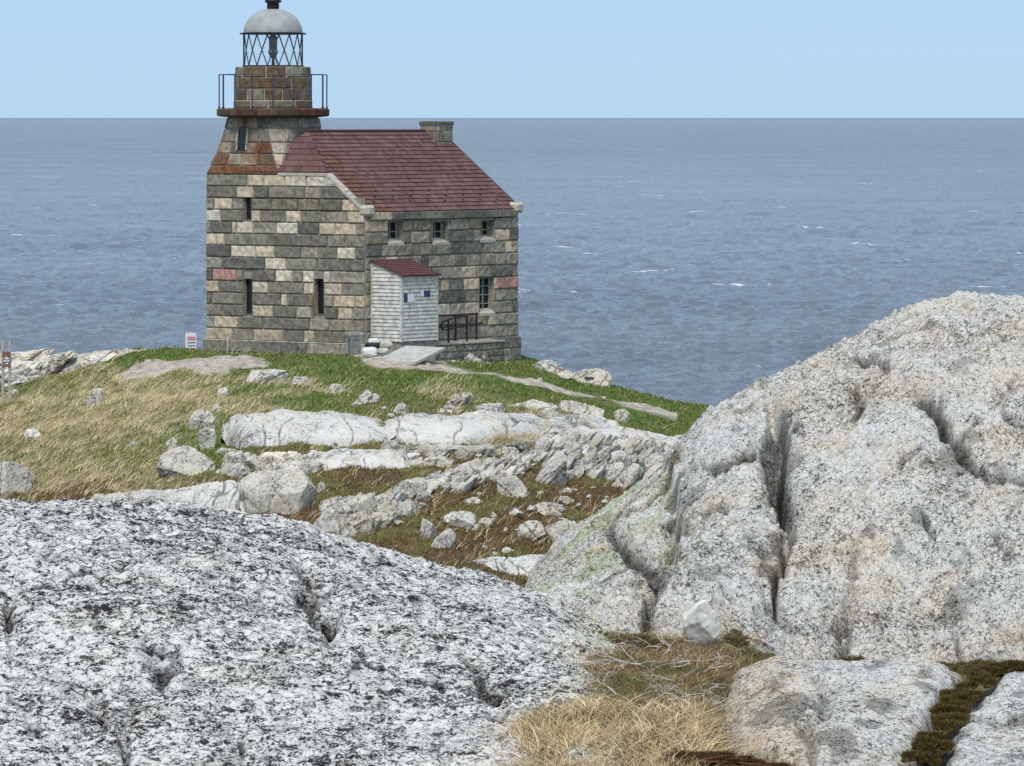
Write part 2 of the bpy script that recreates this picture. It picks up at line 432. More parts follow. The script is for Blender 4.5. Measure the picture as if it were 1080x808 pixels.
def cover(X, Y, Z):
    """weights (green, straw, brown, gravel, rust) of the ground cover"""
    px, py = px_of(X, Y), py_of(Y, base_z(X, Y))
    n1 = fbm(X * 0.55, Y * 0.35, 5.0, 4); n2 = fbm(X * 2.5, Y * 1.6, 8.0, 3)
    green = np.maximum(blobs(px, py, [(330, 398, 150, 24, 1), (460, 400, 130, 22, 1), (600, 405, 140, 24, 1), (700, 435, 90, 26, 1), (170, 379, 90, 12, .9), (60, 420, 90, 30, .15), (230, 470, 60, 34, 1), (30, 408, 80, 20, .5),
        (150, 475, 60, 20, .5), (240, 455, 80, 26, .9), (330, 425, 60, 16, .8), (120, 440, 60, 20, .2), (790, 445, 120, 50, 1), (560, 385, 80, 12, .8), (420, 420, 60, 14, .7)]), 0)
    green = np.clip(green + n1 * 0.45, 0, 1)
    straw = np.clip(blobs(px, py, [(170, 430, 150, 48, .95), (280, 408, 110, 18, .95), (60, 440, 110, 40, .8), (470, 412, 50, 12, .85), (560, 455, 110, 20, .8), (100, 500, 140, 30, .6), (430, 395, 30, 6, .3), (330, 415, 60, 10, .6)]) + n2 * 0.4, 0, 1)
    brown = sstep(445, 500, py + 14 * n1) * sstep(180, 330, px) + sstep(495, 520, py + 14 * n1) * (px < 330)
    brown = np.clip(brown, 0, 1)
    near = (Y < 60)
    green = np.where(near, 0.25 * np.clip(n2 + 0.3, 0, 1), green)
    brown = np.where(near, 0.6, brown)
    straw = np.where(near, 0.5, straw)
    grav = blobs(px, py, [(195, 389, 62, 8.5, 1.25), (240, 381, 50, 5.5, 1.2), (150, 394, 30, 6, 1)])
    grav = sstep(0.45, 0.75, grav + 0.35 * n2)
    pw = 4.6 * (0.55 + 0.45 * sstep(720, 430, px))
    grav = np.maximum(grav, sstep(pw + 1.2, pw - 1.2, path_d(px, py + 0.8 * n1, PATH)))
    grav = np.maximum(grav, sstep(0.4, 0.6, blobs(px, py, [(465, 379, 26, 7, 1), (380, 376, 14, 3, 1), (610, 378, 70, 5, .6)]) + 0.3 * n2))
    grav = np.where(near, 0, grav)
    return px, py, green, straw, brown, grav, n1, n2
def cover_col(X, Y, Z):
    px, py, g, s, b, gv, n1, n2 = cover(X, Y, Z)
    c = OLIVE[None, :] * np.ones((len(X), 1))
    def mx(c, k, w): return c * (1 - w[:, None]) + k[None, :] * w[:, None]
    c = mx(c, DRY, np.clip(0.5 + n1, 0, 1)); c = mx(c, STRAW, s * 0.8); c = mx(c, BROWN, b * np.clip(0.85 + n2 * 0.5, 0, 1)); c = mx(c, GREEN, g * (1 - 0.8 * b) * 0.95)
    c = mx(c, OLIVE * 0.9, b * np.clip(n1 * 1.6, 0, 0.8)); c = mx(c, RUST, b * np.clip(-n1 * 1.0, 0, 0.35)); c = mx(c, GRAVEL, gv)
    bare = sstep(192, 205, Y); c = mx(c, np.array((0.33, 0.32, 0.30)), bare * 0.9)
    return c

rowsY = np.concatenate([np.linspace(-60, 12, 18)[:-1], np.linspace(12, 27, 150)[:-1], np.linspace(27, 128, 120)[:-1], np.linspace(128, 196, 520)[:-1], np.linspace(196, 300, 110)])
pxs = np.concatenate([np.linspace(-2600, -60, 90)[:-1], np.linspace(-60, 1140, 800)[:-1], np.linspace(1140, 3600, 90)])
# columns fan out from the eye's foot and open up close to it, so that the sheet has no hole around the viewer
Yg, Pg = np.meshgrid(rowsY, pxs, indexing='ij')
Xg = (Pg - CX) / F * np.maximum(Yg, 30.0)
Zg = ground_z(Xg.ravel(), Yg.ravel()).reshape(Xg.shape)
Vt = np.stack([Xg.ravel(), Yg.ravel(), Zg.ravel()], 1)
ct = cover_col(Vt[:, 0], Vt[:, 1], Vt[:, 2])
tag(mesh_np("ground", Vt, grid_faces(len(rowsY), len(pxs)), M['ground'], col=ct, smooth=True), kind='structure')

# ------------------------------------------------------------------ sea
def build_sea():
    pys = np.concatenate([np.geomspace(0.12, 6, 40)[:-1], np.arange(6, 330, 0.5), np.linspace(332, 700, 60)])[::-1]
    Ys = CAMZ * F / pys
    pc = np.concatenate([np.linspace(-4200, -110, 100)[:-1], np.arange(-110, 1190, 1.8), np.linspace(1190, 5300, 100)])
    Y, P = np.meshgrid(Ys, pc, indexing='ij'); X = (P - CX) / F * Y
    dY = np.gradient(Ys)[:, None] * np.ones_like(Y)
    Z = np.zeros_like(Y)
    # short wind chop on swell; crests run roughly across the view
    for k, (lam, amp, st, ang) in enumerate([(44, .22, .6, .10), (15, .14, .6, -.12), (6.5, .18, .7, .14), (3.3, .22, .7, -.12), (1.7, .20, .7, .08), (.9, .11, .7, .1)]):
        ca, sa = math.cos(ang), math.sin(ang)
        u = (X * ca + Y * sa) / lam * st; v = (-X * sa + Y * ca) / lam
        nn = noise(u, v, 3.7 * k + 0.5)
        h = 1 - 2.4 * np.abs(nn) if k > 0 else nn
        h = np.sign(h) * np.abs(h) ** 1.15
        fade = np.clip(lam / np.abs(dY) * 1.6, 0.0, 1.0) ** 0.35
        fade = np.where(Y > 12000, 0.0, fade)
        Z += amp * h * fade
    Z *= sstep(16000, 5000, Y) * 0.7 + 0.3
    return np.stack([X.ravel(), Y.ravel(), Z.ravel() - 0.25], 1), grid_faces(len(Ys), len(pc))
Vs, Fs = build_sea()
tag(mesh_np("sea", Vs, Fs, M['water'], smooth=True), kind='structure')

# ------------------------------------------------------------------ foreground bedrock
def rockfield(name, cols, crest, botm, prof, mat, Yr, pxr, step, shape=None, colf=None, drop=0.9):
    """bedrock swell: crest and foot rows per column, a depth profile between them"""
    P = np.arange(pxr[0], pxr[1], step[0]); Y = np.arange(Yr[0], Yr[1], step[1])
    Yg, Pg = np.meshgrid(Y, P, indexing='ij')
    cr = np.interp(Pg, cols, crest); bo = np.interp(Pg, cols, botm)
    s = np.interp(Yg, prof[0], prof[1])
    py = bo - (bo - cr) * s
    X = (Pg - CX) / F * Yg; Z = CAMZ - (py - HY) / F * Yg
    c = np.ones((X.size, 3))
    Xf, Yf, Zf, Pf, pf = X.ravel(), Yg.ravel(), Z.ravel(), Pg.ravel(), py.ravel()
    if shape is not None:
        Zf, Xf, Yf, c = shape(Xf, Yf, Zf, Pf, pf, c)
    return mesh_np(name, np.stack([Xf, Yf, Zf], 1), grid_faces(len(Y), len(P)), mat, col=c, smooth=True)

def crack(Pf, pf, pts, wd, wobble=6.0, seed=0.0):
    d = path_d(Pf + wobble * fbm(Pf / 40, pf / 40, seed, 3), pf + wobble * fbm(Pf / 40, pf / 40, seed + 5, 3), pts)
    return np.exp(-(d / wd) ** 2)

def shape_left(X, Y, Z, P, p, c):
    X2, Y2 = X * 1.0, Y * 1.0
    Z = Z + 0.055 * fbm(X * 1.3, Y * 1.0, 1.0, 3) * sstep(0, 1, 1) - 0.02
    st = ridged(X * 2.2 + Y * 0.5, Y * 6.0 - X * 0.8, 2.0, 4)
    Z = Z + 0.022 * (st - 1.2)
    Z = Z + 0.011 * fbm(X * 20, Y * 15, 3.0, 4) + 0.005 * noise(X * 85, Y * 60, 1.0)
    tot = np.zeros_like(Z)
    for pts, wd, dp, sd in [([(318, 592), (335, 622), (345, 655)], 15, .13, 1), ([(300, 625), (330, 640)], 9, .07, 21), ([(225, 560), (330, 600)], 4, .03, 9), ([(150, 675), (178, 692), (170, 715)], 11, .08, 2), ([(100, 725), (105, 760), (90, 770)], 8, .09, 3), ([(130, 765), (128, 812)], 6, .09, 4),
                            ([(8, 622), (15, 642)], 10, .08, 5), ([(500, 700), (530, 735)], 12, .09, 6), ([(240, 610), (330, 640)], 4, .035, 7), ([(10, 730), (40, 760)], 5, .04, 8), ([(560, 745), (555, 790)], 9, .06, 10),
                            ([(380, 690), (470, 720)], 4, .03, 11), ([(60, 600), (140, 590)], 3, .025, 12), ([(250, 775), (260, 808)], 4, .03, 13)]:
        k = crack(P, p, pts, wd * .8, 14, sd) * (.35 + .65 * sstep(-.25, .15, noise(X * 6, Y * 5, sd))); Z = Z - dp * 1.0 * k; tot = np.maximum(tot, k)
    # pits
    pit = sstep(0.52, 0.72, noise(X * 6, Y * 4.5, 31.0)) ; Z = Z - 0.03 * pit
    c = c * (1 - 0.80 * np.clip(sstep(0.25, 0.8, tot), 0, 1)[:, None] * np.array((1, 1.0, 1.0)))
    dk = sstep(0.30, 0.55, fbm(X * 5.0 + 3, Y * 3.2, 12.0, 4)); c = c * (1 - 0.25 * dk)[:, None]
    # damp, soil-stained rim towards the hollow on the right
    rim = sstep(560, 650, P + 30 * fbm(X * 4, Y * 4, 2.2, 3)); c = c * (1 - rim[:, None] * np.array((0.18, 0.2, 0.34)))
    return Z, X2, Y2, c
prof_l = (np.array([18.0, 19.5, 20.3, 21.1, 21.9, 22.7, 23.5, 24.3, 25.0, 26.0, 27.5, 30, 33]), np.array([-.35, 0, .21, .425, .633, .80, .921, .982, 1.0, .995, .93, .6, -.3]))
tag(rockfield("bedrock_dome", [-1200, -300, 0, 130, 220, 300, 420, 520, 570, 610, 650, 690, 760], [600, 545, 531, 529, 536, 552, 580, 609, 626, 646, 668, 715, 830],
              [900, 830, 808, 808, 808, 808, 808, 800, 795, 786, 786, 820, 930], prof_l, M['rock_left'], (18.0, 31.0), (-900, 760), (1.35, 0.0125), shape_left),
    "low rounded granite dome speckled white and black with lichen, filling the lower left", "rock outcrop")

def shape_right(X, Y, Z, P, p, c):
    # big joints that split the mass into three blocks
    tot = np.zeros_like(Z); 
    C = [([(800, 395), (812, 402), (806, 425), (818, 455), (826, 500), (828, 560), (822, 600), (824, 650)], 4.2, .26, 1, 14),
         ([(697, 488), (716, 520), (712, 555), (706, 590), (692, 620), (686, 648)], 4.5, .2, 2, 14),
         ([(908, 585), (895, 620), (886, 650), (888, 690)], 4.5, .18, 3, 10),
         ([(912, 388), (935, 392)], 4, .06, 4, 4), ([(905, 415), (912, 425), (900, 440)], 4.5, .05, 5, 4),
         ([(975, 420), (995, 455), (1020, 480), (1045, 495), (1090, 520)], 7, .09, 6, 9), ([(1040, 490), (1070, 500), (1120, 510)], 5, .10, 14, 6),
         ([(975, 540), (985, 556)], 3.5, .05, 7, 4), ([(730, 500), (760, 488), (790, 470)], 5, .07, 8, 8), ([(745, 530), (765, 520)], 4, .05, 9, 5),
         ([(1050, 560), (1066, 590)], 3, .05, 10, 4), ([(825, 440), (812, 470), (830, 520)], 12, .10, 11, 9), ([(650, 560), (690, 590), (704, 600)], 9, .07, 12, 8), ([(1060, 430), (1090, 440)], 4, .05, 13, 5)]
    # block offsets: left blocks stand a little forward/lower, giving real steps at the joints
    xj1 = np.interp(p, [390, 425, 500, 600, 700], [803, 806, 825, 823, 826]); xj2 = np.interp(p, [480, 520, 590, 650], [697, 716, 706, 686])
    b2 = sstep(xj1 + 3, xj1 - 3, P) * sstep(xj2 - 3, xj2 + 3, P); b3 = sstep(xj2 + 3, xj2 - 3, P)
    Z = Z + 0.02 * b2 - 0.05 * b3
    Z = Z + 0.10 * fbm(X * 1.1, Y * 1.0, 21.0, 3)
    st = ridged(X * 2.6 + Y * 0.6, Y * 2.4 - X * 1.6, 4.0, 4); Z = Z + 0.022 * (st - 1.2)
    Z = Z + 0.024 * fbm(X * 16, Y * 14, 3.0, 5) + 0.008 * noise(X * 80, Y * 70, 1.0)
    vr = .55 + .75 * np.clip(noise(X * 3, Y * 5, 50.0) + .5, 0, 1)
    for pts, wd, dp, sd, wb in C:
        k = crack(P, p, pts, wd, wb, sd * 3.1)
        if sd < 4: k = k * vr * sstep(pts[0][1] + 5, pts[0][1] + 80, p); Z = Z - .05 * crack(P + 9, p, pts, 16, wb, sd * 3.1) * sstep(pts[0][1] + 5, pts[0][1] + 80, p)
        Z = Z - dp * k; tot = np.maximum(tot, sstep(0.2, 0.85, k) * min(1, dp * 14))
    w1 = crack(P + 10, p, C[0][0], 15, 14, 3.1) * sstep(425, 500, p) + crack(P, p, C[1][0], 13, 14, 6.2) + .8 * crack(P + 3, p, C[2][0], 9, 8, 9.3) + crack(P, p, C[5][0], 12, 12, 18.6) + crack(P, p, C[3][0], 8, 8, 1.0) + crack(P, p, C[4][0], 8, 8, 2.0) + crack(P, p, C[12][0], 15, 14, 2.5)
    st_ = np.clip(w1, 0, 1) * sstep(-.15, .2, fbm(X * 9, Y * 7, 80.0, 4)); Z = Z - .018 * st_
    c = c * (1 - .62 * st_[:, None] * np.array((1, 1.02, 1.06)))  # ragged band along joints and pits: shading painted into the colour, mixed with stains
    c = c * (1 - 0.72 * tot[:, None])
    dk = sstep(0.38, 0.62, fbm(X * 4.0, Y * 3.6, 44.0, 4)); c = c * (1 - 0.45 * dk)[:, None]
    # peachy bare granite and green-grey crust in patches
    wm = sstep(0.0, 0.5, fbm(X * 1.5, Y * 1.3, 61.0, 3)) * 0.6; c = c * (1 - wm[:, None] * np.array((0.0, 0.06, 0.14)))
    gm = b3 * sstep(-0.1, 0.4, fbm(X * 3, Y * 3, 71.0, 3)); c = c * (1 - gm[:, None] * np.array((0.24, 0.18, 0.36)))
    # soil-stained foot
    # thin slanting fissures, broken up
    q = noise((X * .8 + Y * .35) * 1.5, (X - Y * 1.2) * .32, 33.0); fi = np.exp(-(q / .012) ** 2) * sstep(.0, .25, noise(X * 2.1, Y * 2.1, 35.0))
    q2 = noise((X * .7 - Y * .6) * 1.3, (X + Y) * .4, 37.0); fi = np.maximum(fi, np.exp(-(q2 / .010) ** 2) * sstep(.1, .3, noise(X * 1.7, Y * 1.7, 39.0)))
    Z = Z - .05 * fi; c = c * (1 - .6 * fi[:, None])
    foot = sstep(628, 672, p + 14 * fbm(X * 5, Y * 5, 7.7, 3)); foot = foot * sstep(-.5, .5, fbm(X * 3, Y * 3, 17.7, 3)); c = c * (1 - foot[:, None] * np.array((0.20, 0.27, 0.36)))
    return Z, X, Y, c
tt = np.linspace(0, 1, 14)
prof_r = (np.concatenate([[22.6], 23.9 + 4.0 * tt, [29.2, 31, 33]]), np.concatenate([[-.45], np.sin(tt * math.pi / 2) ** 0.95, [.96, .80, .3]]))
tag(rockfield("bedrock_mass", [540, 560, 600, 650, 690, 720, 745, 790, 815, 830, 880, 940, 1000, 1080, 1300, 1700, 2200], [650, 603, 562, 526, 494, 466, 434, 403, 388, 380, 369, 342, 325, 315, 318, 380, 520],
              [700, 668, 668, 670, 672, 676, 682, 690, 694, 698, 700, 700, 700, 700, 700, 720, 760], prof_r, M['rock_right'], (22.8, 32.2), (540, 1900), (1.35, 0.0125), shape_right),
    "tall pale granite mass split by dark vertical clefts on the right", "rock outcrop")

def shape_slab(X, Y, Z, P, p, c):
    Z = Z + 0.03 * fbm(X * 1.6, Y * 1.0, 91.0, 3) + 0.005 * fbm(X * 14, Y * 10, 5.0, 5) + 0.003 * noise(X * 80, Y * 70, 1.0)
    Z = Z + 0.006 * (ridged(X * 3 + Y, Y * 2.4 - X, 6.0, 3) - 1.2)
    tot = np.zeros_like(Z)
    for pts, wd, dp, sd, wb in [([(1010, 690), (1040, 700), (1000, 740), (985, 775), (960, 820)], 17, .13, 1, 9), ([(1015, 754), (1050, 752), (1090, 760)], 3.5, .08, 2, 4), ([(860, 712), (880, 730), (845, 770), (860, 800)], 6, .05, 3, 10), ([(770, 800), (830, 795), (850, 830)], 6, .05, 4, 9)]:
        k = crack(P, p, pts, wd, wb, sd * 2.3); Z = Z - dp * k; tot = np.maximum(tot, sstep(0.2, 0.9, k) * min(1, dp * 8))
    c = c * (1 - 0.6 * tot[:, None])
    dk = sstep(0.15, 0.42, fbm(X * 5.0, Y * 4.2, 144.0, 4)); c = c * (1 - 0.5 * dk)[:, None]
    wm = sstep(880, 800, P + 40 * fbm(X * 3, Y * 3, 8.1, 3)); c = c * (1 - wm[:, None] * np.array((0.0, 0.10, 0.22)))
    return Z, X, Y, c
prof_s = (np.array([18.5, 19.6, 20.3, 20.9, 21.25, 21.6, 21.92, 22.15, 22.35, 22.7, 23.3]), np.array([-.9, -.5, -.22, 0.0, .27, .54, .78, .93, 1.0, .9, .3]))
tag(rockfield("bedrock_slab", [716, 732, 752, 782, 818, 862, 930, 1000, 1080, 1400, 1700], [860, 775, 734, 706, 688, 690, 696, 698, 704, 720, 900],
              [1010, 935, 875, 830, 808, 806, 806, 806, 808, 810, 1000], prof_s, M['rock_right'], (18.8, 23.3), (716, 1600), (1.35, 0.007), shape_slab),
    "flat low granite slab with a mossy cleft in the bottom right corner", "rock slab")

# ------------------------------------------------------------------ lighthouse
A = math.radians(37)
YN = 181.0; XN = (385 - CX) / F * YN
Z0 = CAMZ - 7.73
W, LN = 7.06, 8.66
ca, sa = math.cos(A), math.sin(A)
LH = empty("lighthouse", (XN, YN, Z0), math.radians(90) - A)
tag(LH, "grey and tan granite lighthouse with a square corner tower, maroon roof and domed lantern", "lighthouse")
def uL(px):
    k = (CX - px) / F; return (k * YN + XN) / (ca - sa * k)
def uR(px):
    k = (px - CX) / F; return (k * YN - XN) / (sa - ca * k)
RISE = 2.69; HW = W / 2; EAVE = 4.5; HIP = 5.76
SLP = RISE / HW
rnd = random.Random(5)
PAL = {'G': [(0.168, 0.158, 0.132), (0.148, 0.142, 0.122), (0.195, 0.183, 0.150), (0.178, 0.164, 0.130), (0.125, 0.124, 0.110)],
       'M': [(0.275, 0.25, 0.205), (0.25, 0.23, 0.19), (0.29, 0.265, 0.215)],
       'O': [(0.21, 0.19, 0.135), (0.225, 0.205, 0.155)],
       'T': [(0.47, 0.39, 0.29), (0.43, 0.355, 0.265), (0.50, 0.42, 0.315)],
       'W': [(0.53, 0.47, 0.37), (0.52, 0.475, 0.39)],
       'P': [(0.40, 0.235, 0.20)], 'R': [(0.115, 0.04, 0.033), (0.14, 0.06, 0.042)],
       'B': [(0.16, 0.115, 0.07), (0.14, 0.10, 0.06), (0.20, 0.165, 0.11), (0.12, 0.095, 0.07)]}
def pcol(k):
    c = rnd.choice(PAL[k]); s = rnd.uniform(0.88, 1.14); return tuple(x * s for x in c)
def block(mb, S, u0, u1, v0, v1, d, k, gap=0.014, bev=0.03, rough=0.015, us=None, nvv=3):
    """one rock-faced stone; u0/u1 may be functions of v"""
    f0 = u0 if callable(u0) else (lambda v: u0)
    f1 = u1 if callable(u1) else (lambda v: u1)
    col = np.array(pcol(k) if isinstance(k, str) else k)
    wd = max(f1(v0) - f0(v0), 0.02); nu = us or max(2, min(6, int(wd / 0.2) + 1)); nv = nvv
    V = []; C = []
    vs = [v0 + gap] + [v0 + gap + bev + (v1 - v0 - 2 * gap - 2 * bev) * j / (nv - 1) for j in range(nv)] + [v1 - gap]
    for a, v in enumerate(vs):
        ua, ub = f0(v) + gap, f1(v) - gap
        if ub - ua < 0.03: ub = ua + 0.03
        bb = min(bev, (ub - ua) * 0.3)
        uu = [ua] + [ua + bb + (ub - ua - 2 * bb) * i / (nu - 1) for i in range(nu)] + [ub]
        for b, u in enumerate(uu):
            edge = a in (0, len(vs) - 1) or b in (0, len(uu) - 1)
            dd = 0.002 if edge else d + rnd.uniform(-rough, rough)
            V.append(S(u, v, dd)); C.append(col * rnd.uniform(0.9, 1.1) * (0.8 if edge else 1))
    nc = nu + 2; nr = nv + 2
    mb.addnp(V, grid_faces(nr, nc), np.array(C))
def backing(mb, S, us, vs, holes, d=0.0, c=(1, 1, 1)):
    for i in range(len(us) - 1):
        for j in range(len(vs) - 1):
            um, vm = (us[i] + us[i + 1]) / 2, (vs[j] + vs[j + 1]) / 2
            if any(h[0] < um < h[1] and h[2] < vm < h[3] for h in holes): continue
            mb.add([S(us[i], vs[j], d), S(us[i + 1], vs[j], d), S(us[i + 1], vs[j + 1], d), S(us[i], vs[j + 1], d)], [(0, 1, 2, 3)], c)
def cut(u0, u1, v0, v1, holes):
    """intervals of a course left over beside the openings"""
    segs = [(u0, u1)]
    for h in holes:
        if v0 < h[3] - 0.05 and v1 > h[2] + 0.05:
            out = []
            for a, b in segs:
                if h[1] <= a or h[0] >= b: out.append((a, b)); continue
                if h[0] - a > 0.04: out.append((a, h[0]))
                if b - h[1] > 0.04: out.append((h[1], b))
            segs = out
    return segs
def vL(py, px=300): # height above plinth top on the left front, from a photo row
    Y = YN + sa * uL(px); return (CAMZ - (py - HY) / F * Y) - Z0
def vR(py, px=470):
    Y = YN + ca * uR(px); return (CAMZ - (py - HY) / F * Y) - Z0

# --- gabled front (towards the left)
SL = lambda u, v, d: (-d, u, v)
winL = [(uL(265.5), uL(257.5), vL(231, 262), vL(207.5, 262)), (uL(266.5), uL(257.5), vL(331, 262), vL(294, 262)), (uL(342), uL(331.5), vL(331.5, 338), vL(294, 338))]
rake = lambda v: max(0.0, (v - EAVE) / SLP)
LC = [  # top course first: right-hand limits of the stones in photo columns, and stone kinds
 [(261,'G'),(279,'T'),(301,'T'),(324,'W'),(390,'W')],
 [(250,'G'),(268,'T'),(284,'G'),(322,'G'),(339,'M'),(390,'G')],
 [(226,'M'),(245,'T'),(257,'M'),(287,'G'),(315,'O'),(337,'O'),(361,'G'),(390,'T')],
 [(233,'W'),(257,'G'),(275,'T'),(301.5,'G'),(318,'T'),(345,'G'),(367,'M'),(390,'T')],
 [(224,'M'),(245,'G'),(250,'T'),(268,'W'),(292,'M'),(314,'W'),(337,'G'),(354,'T'),(376,'T'),(390,'O')],
 [(237,'T'),(284,'G'),(308,'G'),(346,'G'),(365,'M'),(390,'O')],
 [(244,'G'),(270,'W'),(290,'T'),(318,'G'),(337,'M'),(356,'G'),(375,'W'),(390,'G')],
 [(235,'M'),(280,'G'),(302,'W'),(334,'M'),(364,'G'),(390,'G')],
 [(225,'G'),(250,'P'),(291,'G'),(309,'W'),(320,'M'),(349,'W'),(390,'M')],
 [(231,'T'),(257,'G'),(283,'W'),(321,'G'),(332,'T'),(361,'T'),(390,'M')],
 [(224,'G'),(257,'G'),(297,'G'),(303,'W'),(325,'G'),(334,'O'),(352,'M'),(375,'T'),(390,'T')],
 [(236,'O'),(257,'G'),(288,'T'),(313,'G'),(329,'M'),(336,'O'),(357,'G'),(372,'T'),(390,'M')],
 [(226,'M'),(251,'T'),(278,'G'),(327,'G'),(348,'M'),(390,'O')],
 [(246,'T'),(268,'M'),(299,'T'),(321,'G'),(332,'T'),(365,'G'),(390,'M')]]
gw = MB()
ch = HIP / 14
for i, cr in enumerate(LC):
    v1 = HIP - i * ch; v0 = v1 - ch
    prev = W + 0.02
    for (pe, k) in cr:
        lo = max(uL(pe), 0.0) if pe < 389 else 0.0
        for a, b in cut(lo, prev, v0, v1, winL):
            if v1 > EAVE and a < rake(v1) + 0.05:
                if b < rake(v0) + 0.08: continue
                block(gw, SL, (lambda v, a=a: max(a, rake(v))), b, v0, v1, rnd.uniform(0.035, 0.065), k)
            else:
                block(gw, SL, a, b, v0, v1, rnd.uniform(0.035, 0.07), k)
        prev = lo
gwo = gw.build("gable_wall", M['stone'], LH)
gb = MB()
us = sorted({0.0, W} | {h[0] for h in winL} | {h[1] for h in winL}); vs = sorted({-0.0, EAVE} | {h[2] for h in winL} | {h[3] for h in winL})
backing(gb, SL, us, vs, winL)
gb.add([SL(0, EAVE, 0), SL(2.4, EAVE, 0), SL(2.4, HIP, 0), SL(rake(HIP), HIP, 0)], [(0, 1, 2, 3)])
backing(gb, SL, [2.4, winL[0][0], winL[0][1], W], [EAVE, winL[0][3], HIP], [winL[0]])

# --- long wall (towards the right)
SR = lambda u, v, d: (u, -d, v)
def wr(p0, p1, y0, y1): return (uR(p0), uR(p1), vR(y1, (p0 + p1) / 2), vR(y0, (p0 + p1) / 2))
winR = [wr(408.5, 424, 233.5, 255.5), wr(456, 471.5, 233.5, 255), wr(506.5, 520.5, 232.5, 252), wr(505, 520, 292.5, 329.5)]
rw = MB()
nR = 10
cR = (EAVE - 0.27) / nR
fixR = {9: ('T', 'T', 'T')}
for i in range(nR):
    v0 = i * cR; v1 = v0 + cR; u = -0.0; first = True
    while u < LN - 0.01:
        wd = rnd.choice([0.45, 0.65, 0.85, 1.05, 1.25]) if i % 2 == 0 or not first else rnd.choice([0.5, 0.9]); first = False
        e = min(LN + 0.02, u + wd)
        if LN - e < 0.3: e = LN + 0.02
        k = rnd.choices(['G', 'M', 'O', 'T', 'W'], [4, 7, 1.6, 0.8, 0.3])[0]
        if i == 9 and u < 1.3: k = 'T'
        if 7.7 < u and i == 7: k = 'T'
        if 7.2 < u and i == 4: k = 'P'
        for a, b in cut(u, e, v0, v1, winR):
            block(rw, SR, a, b, v0, v1, rnd.uniform(0.035, 0.065), k)
        u = e
rwo = rw.build("long_wall", M['stone'], LH)
us = sorted({0.0, LN} | {h[0] for h in winR} | {h[1] for h in winR}); vs = sorted({0.0, EAVE} | {h[2] for h in winR} | {h[3] for h in winR})
backing(gb, SR, us, vs, winR)
# far gable and back wall, plain masonry
SB = lambda u, v, d: (LN + d, u, v); SK = lambda u, v, d: (u, W + d, v)
bw = MB()
for i in range(13):
    v0 = i * ch; v1 = v0 + ch; u = 0.0
    while u < W - 0.01:
        e = min(W, u + rnd.uniform(0.5, 1.2)); e = W if W - e < 0.3 else e
        if v1 <= EAVE + 0.01: block(bw, SB, u, e, v0, v1, 0.05, rnd.choice("GGGMT"))
        else:
            lo = (v0 + v1) / 2
            r0 = max(0, (v1 - EAVE) / SLP)
            a, b = max(u, r0), min(e, W - r0)
            if b - a > 0.2: block(bw, SB, a, b, v0, v1, 0.05, rnd.choice("GGGMT"))
        u = e
    u = 0.0
    while u < LN - 0.01 and v1 < EAVE:
        e = min(LN, u + rnd.uniform(0.5, 1.2)); e = LN if LN - e < 0.3 else e
        block(bw, SK, u, e, v0, v1, 0.05, rnd.choice("GGGMT")); u = e
bw.build("rear_wall", M['stone'], LH)
gb.add([SB(0, 0, 0), SB(W, 0, 0), SB(W, EAVE, 0), SB(HW, EAVE + RISE, 0), SB(0, EAVE, 0)], [(0, 1, 2, 4), (4, 2, 3)])
gb.add([SK(0, 0, 0), SK(LN, 0, 0), SK(LN, EAVE, 0), SK(0, EAVE, 0)], [(0, 1, 2, 3)])
gb.build("mortar_bed", M['mortar'], LH)

# --- plinth: two courses of large blocks standing proud
pl = MB()
PD = 0.09
SLp = lambda u, v, d: (-PD - d, u, v); SRp = lambda u, v, d: (u, -PD - d, v)
for v0, v1 in ((-0.42, 0.0), (-0.86, -0.42)):
    u = -PD
    while u < W + PD - .01:
        e = min(W + PD, u + rnd.uniform(0.9, 1.6)); e = W + PD if W + PD - e < 0.4 else e
        block(pl, SLp, u, e, v0, v1, 0.03, rnd.choice("GGMGGO"), rough=0.008); u = e
    u = -PD
    while u < LN + PD - .01:
        e = min(LN + PD, u + rnd.uniform(0.8, 1.6)); e = LN + PD if LN + PD - e < 0.4 else e
        block(pl, SRp, u, e, v0, v1, 0.03, rnd.choice("GGMGGM"), rough=0.008); u = e
pl.box((-PD, -PD, -1.6), (LN + PD, W + PD, -0.004), (0.30, 0.29, 0.26))
pl.box((-PD - 0.03, -PD - 0.03, -0.016), (0, W + PD, 0.012), (0.46, 0.45, 0.40), 0.004)
pl.build("plinth", M['stone'], LH)

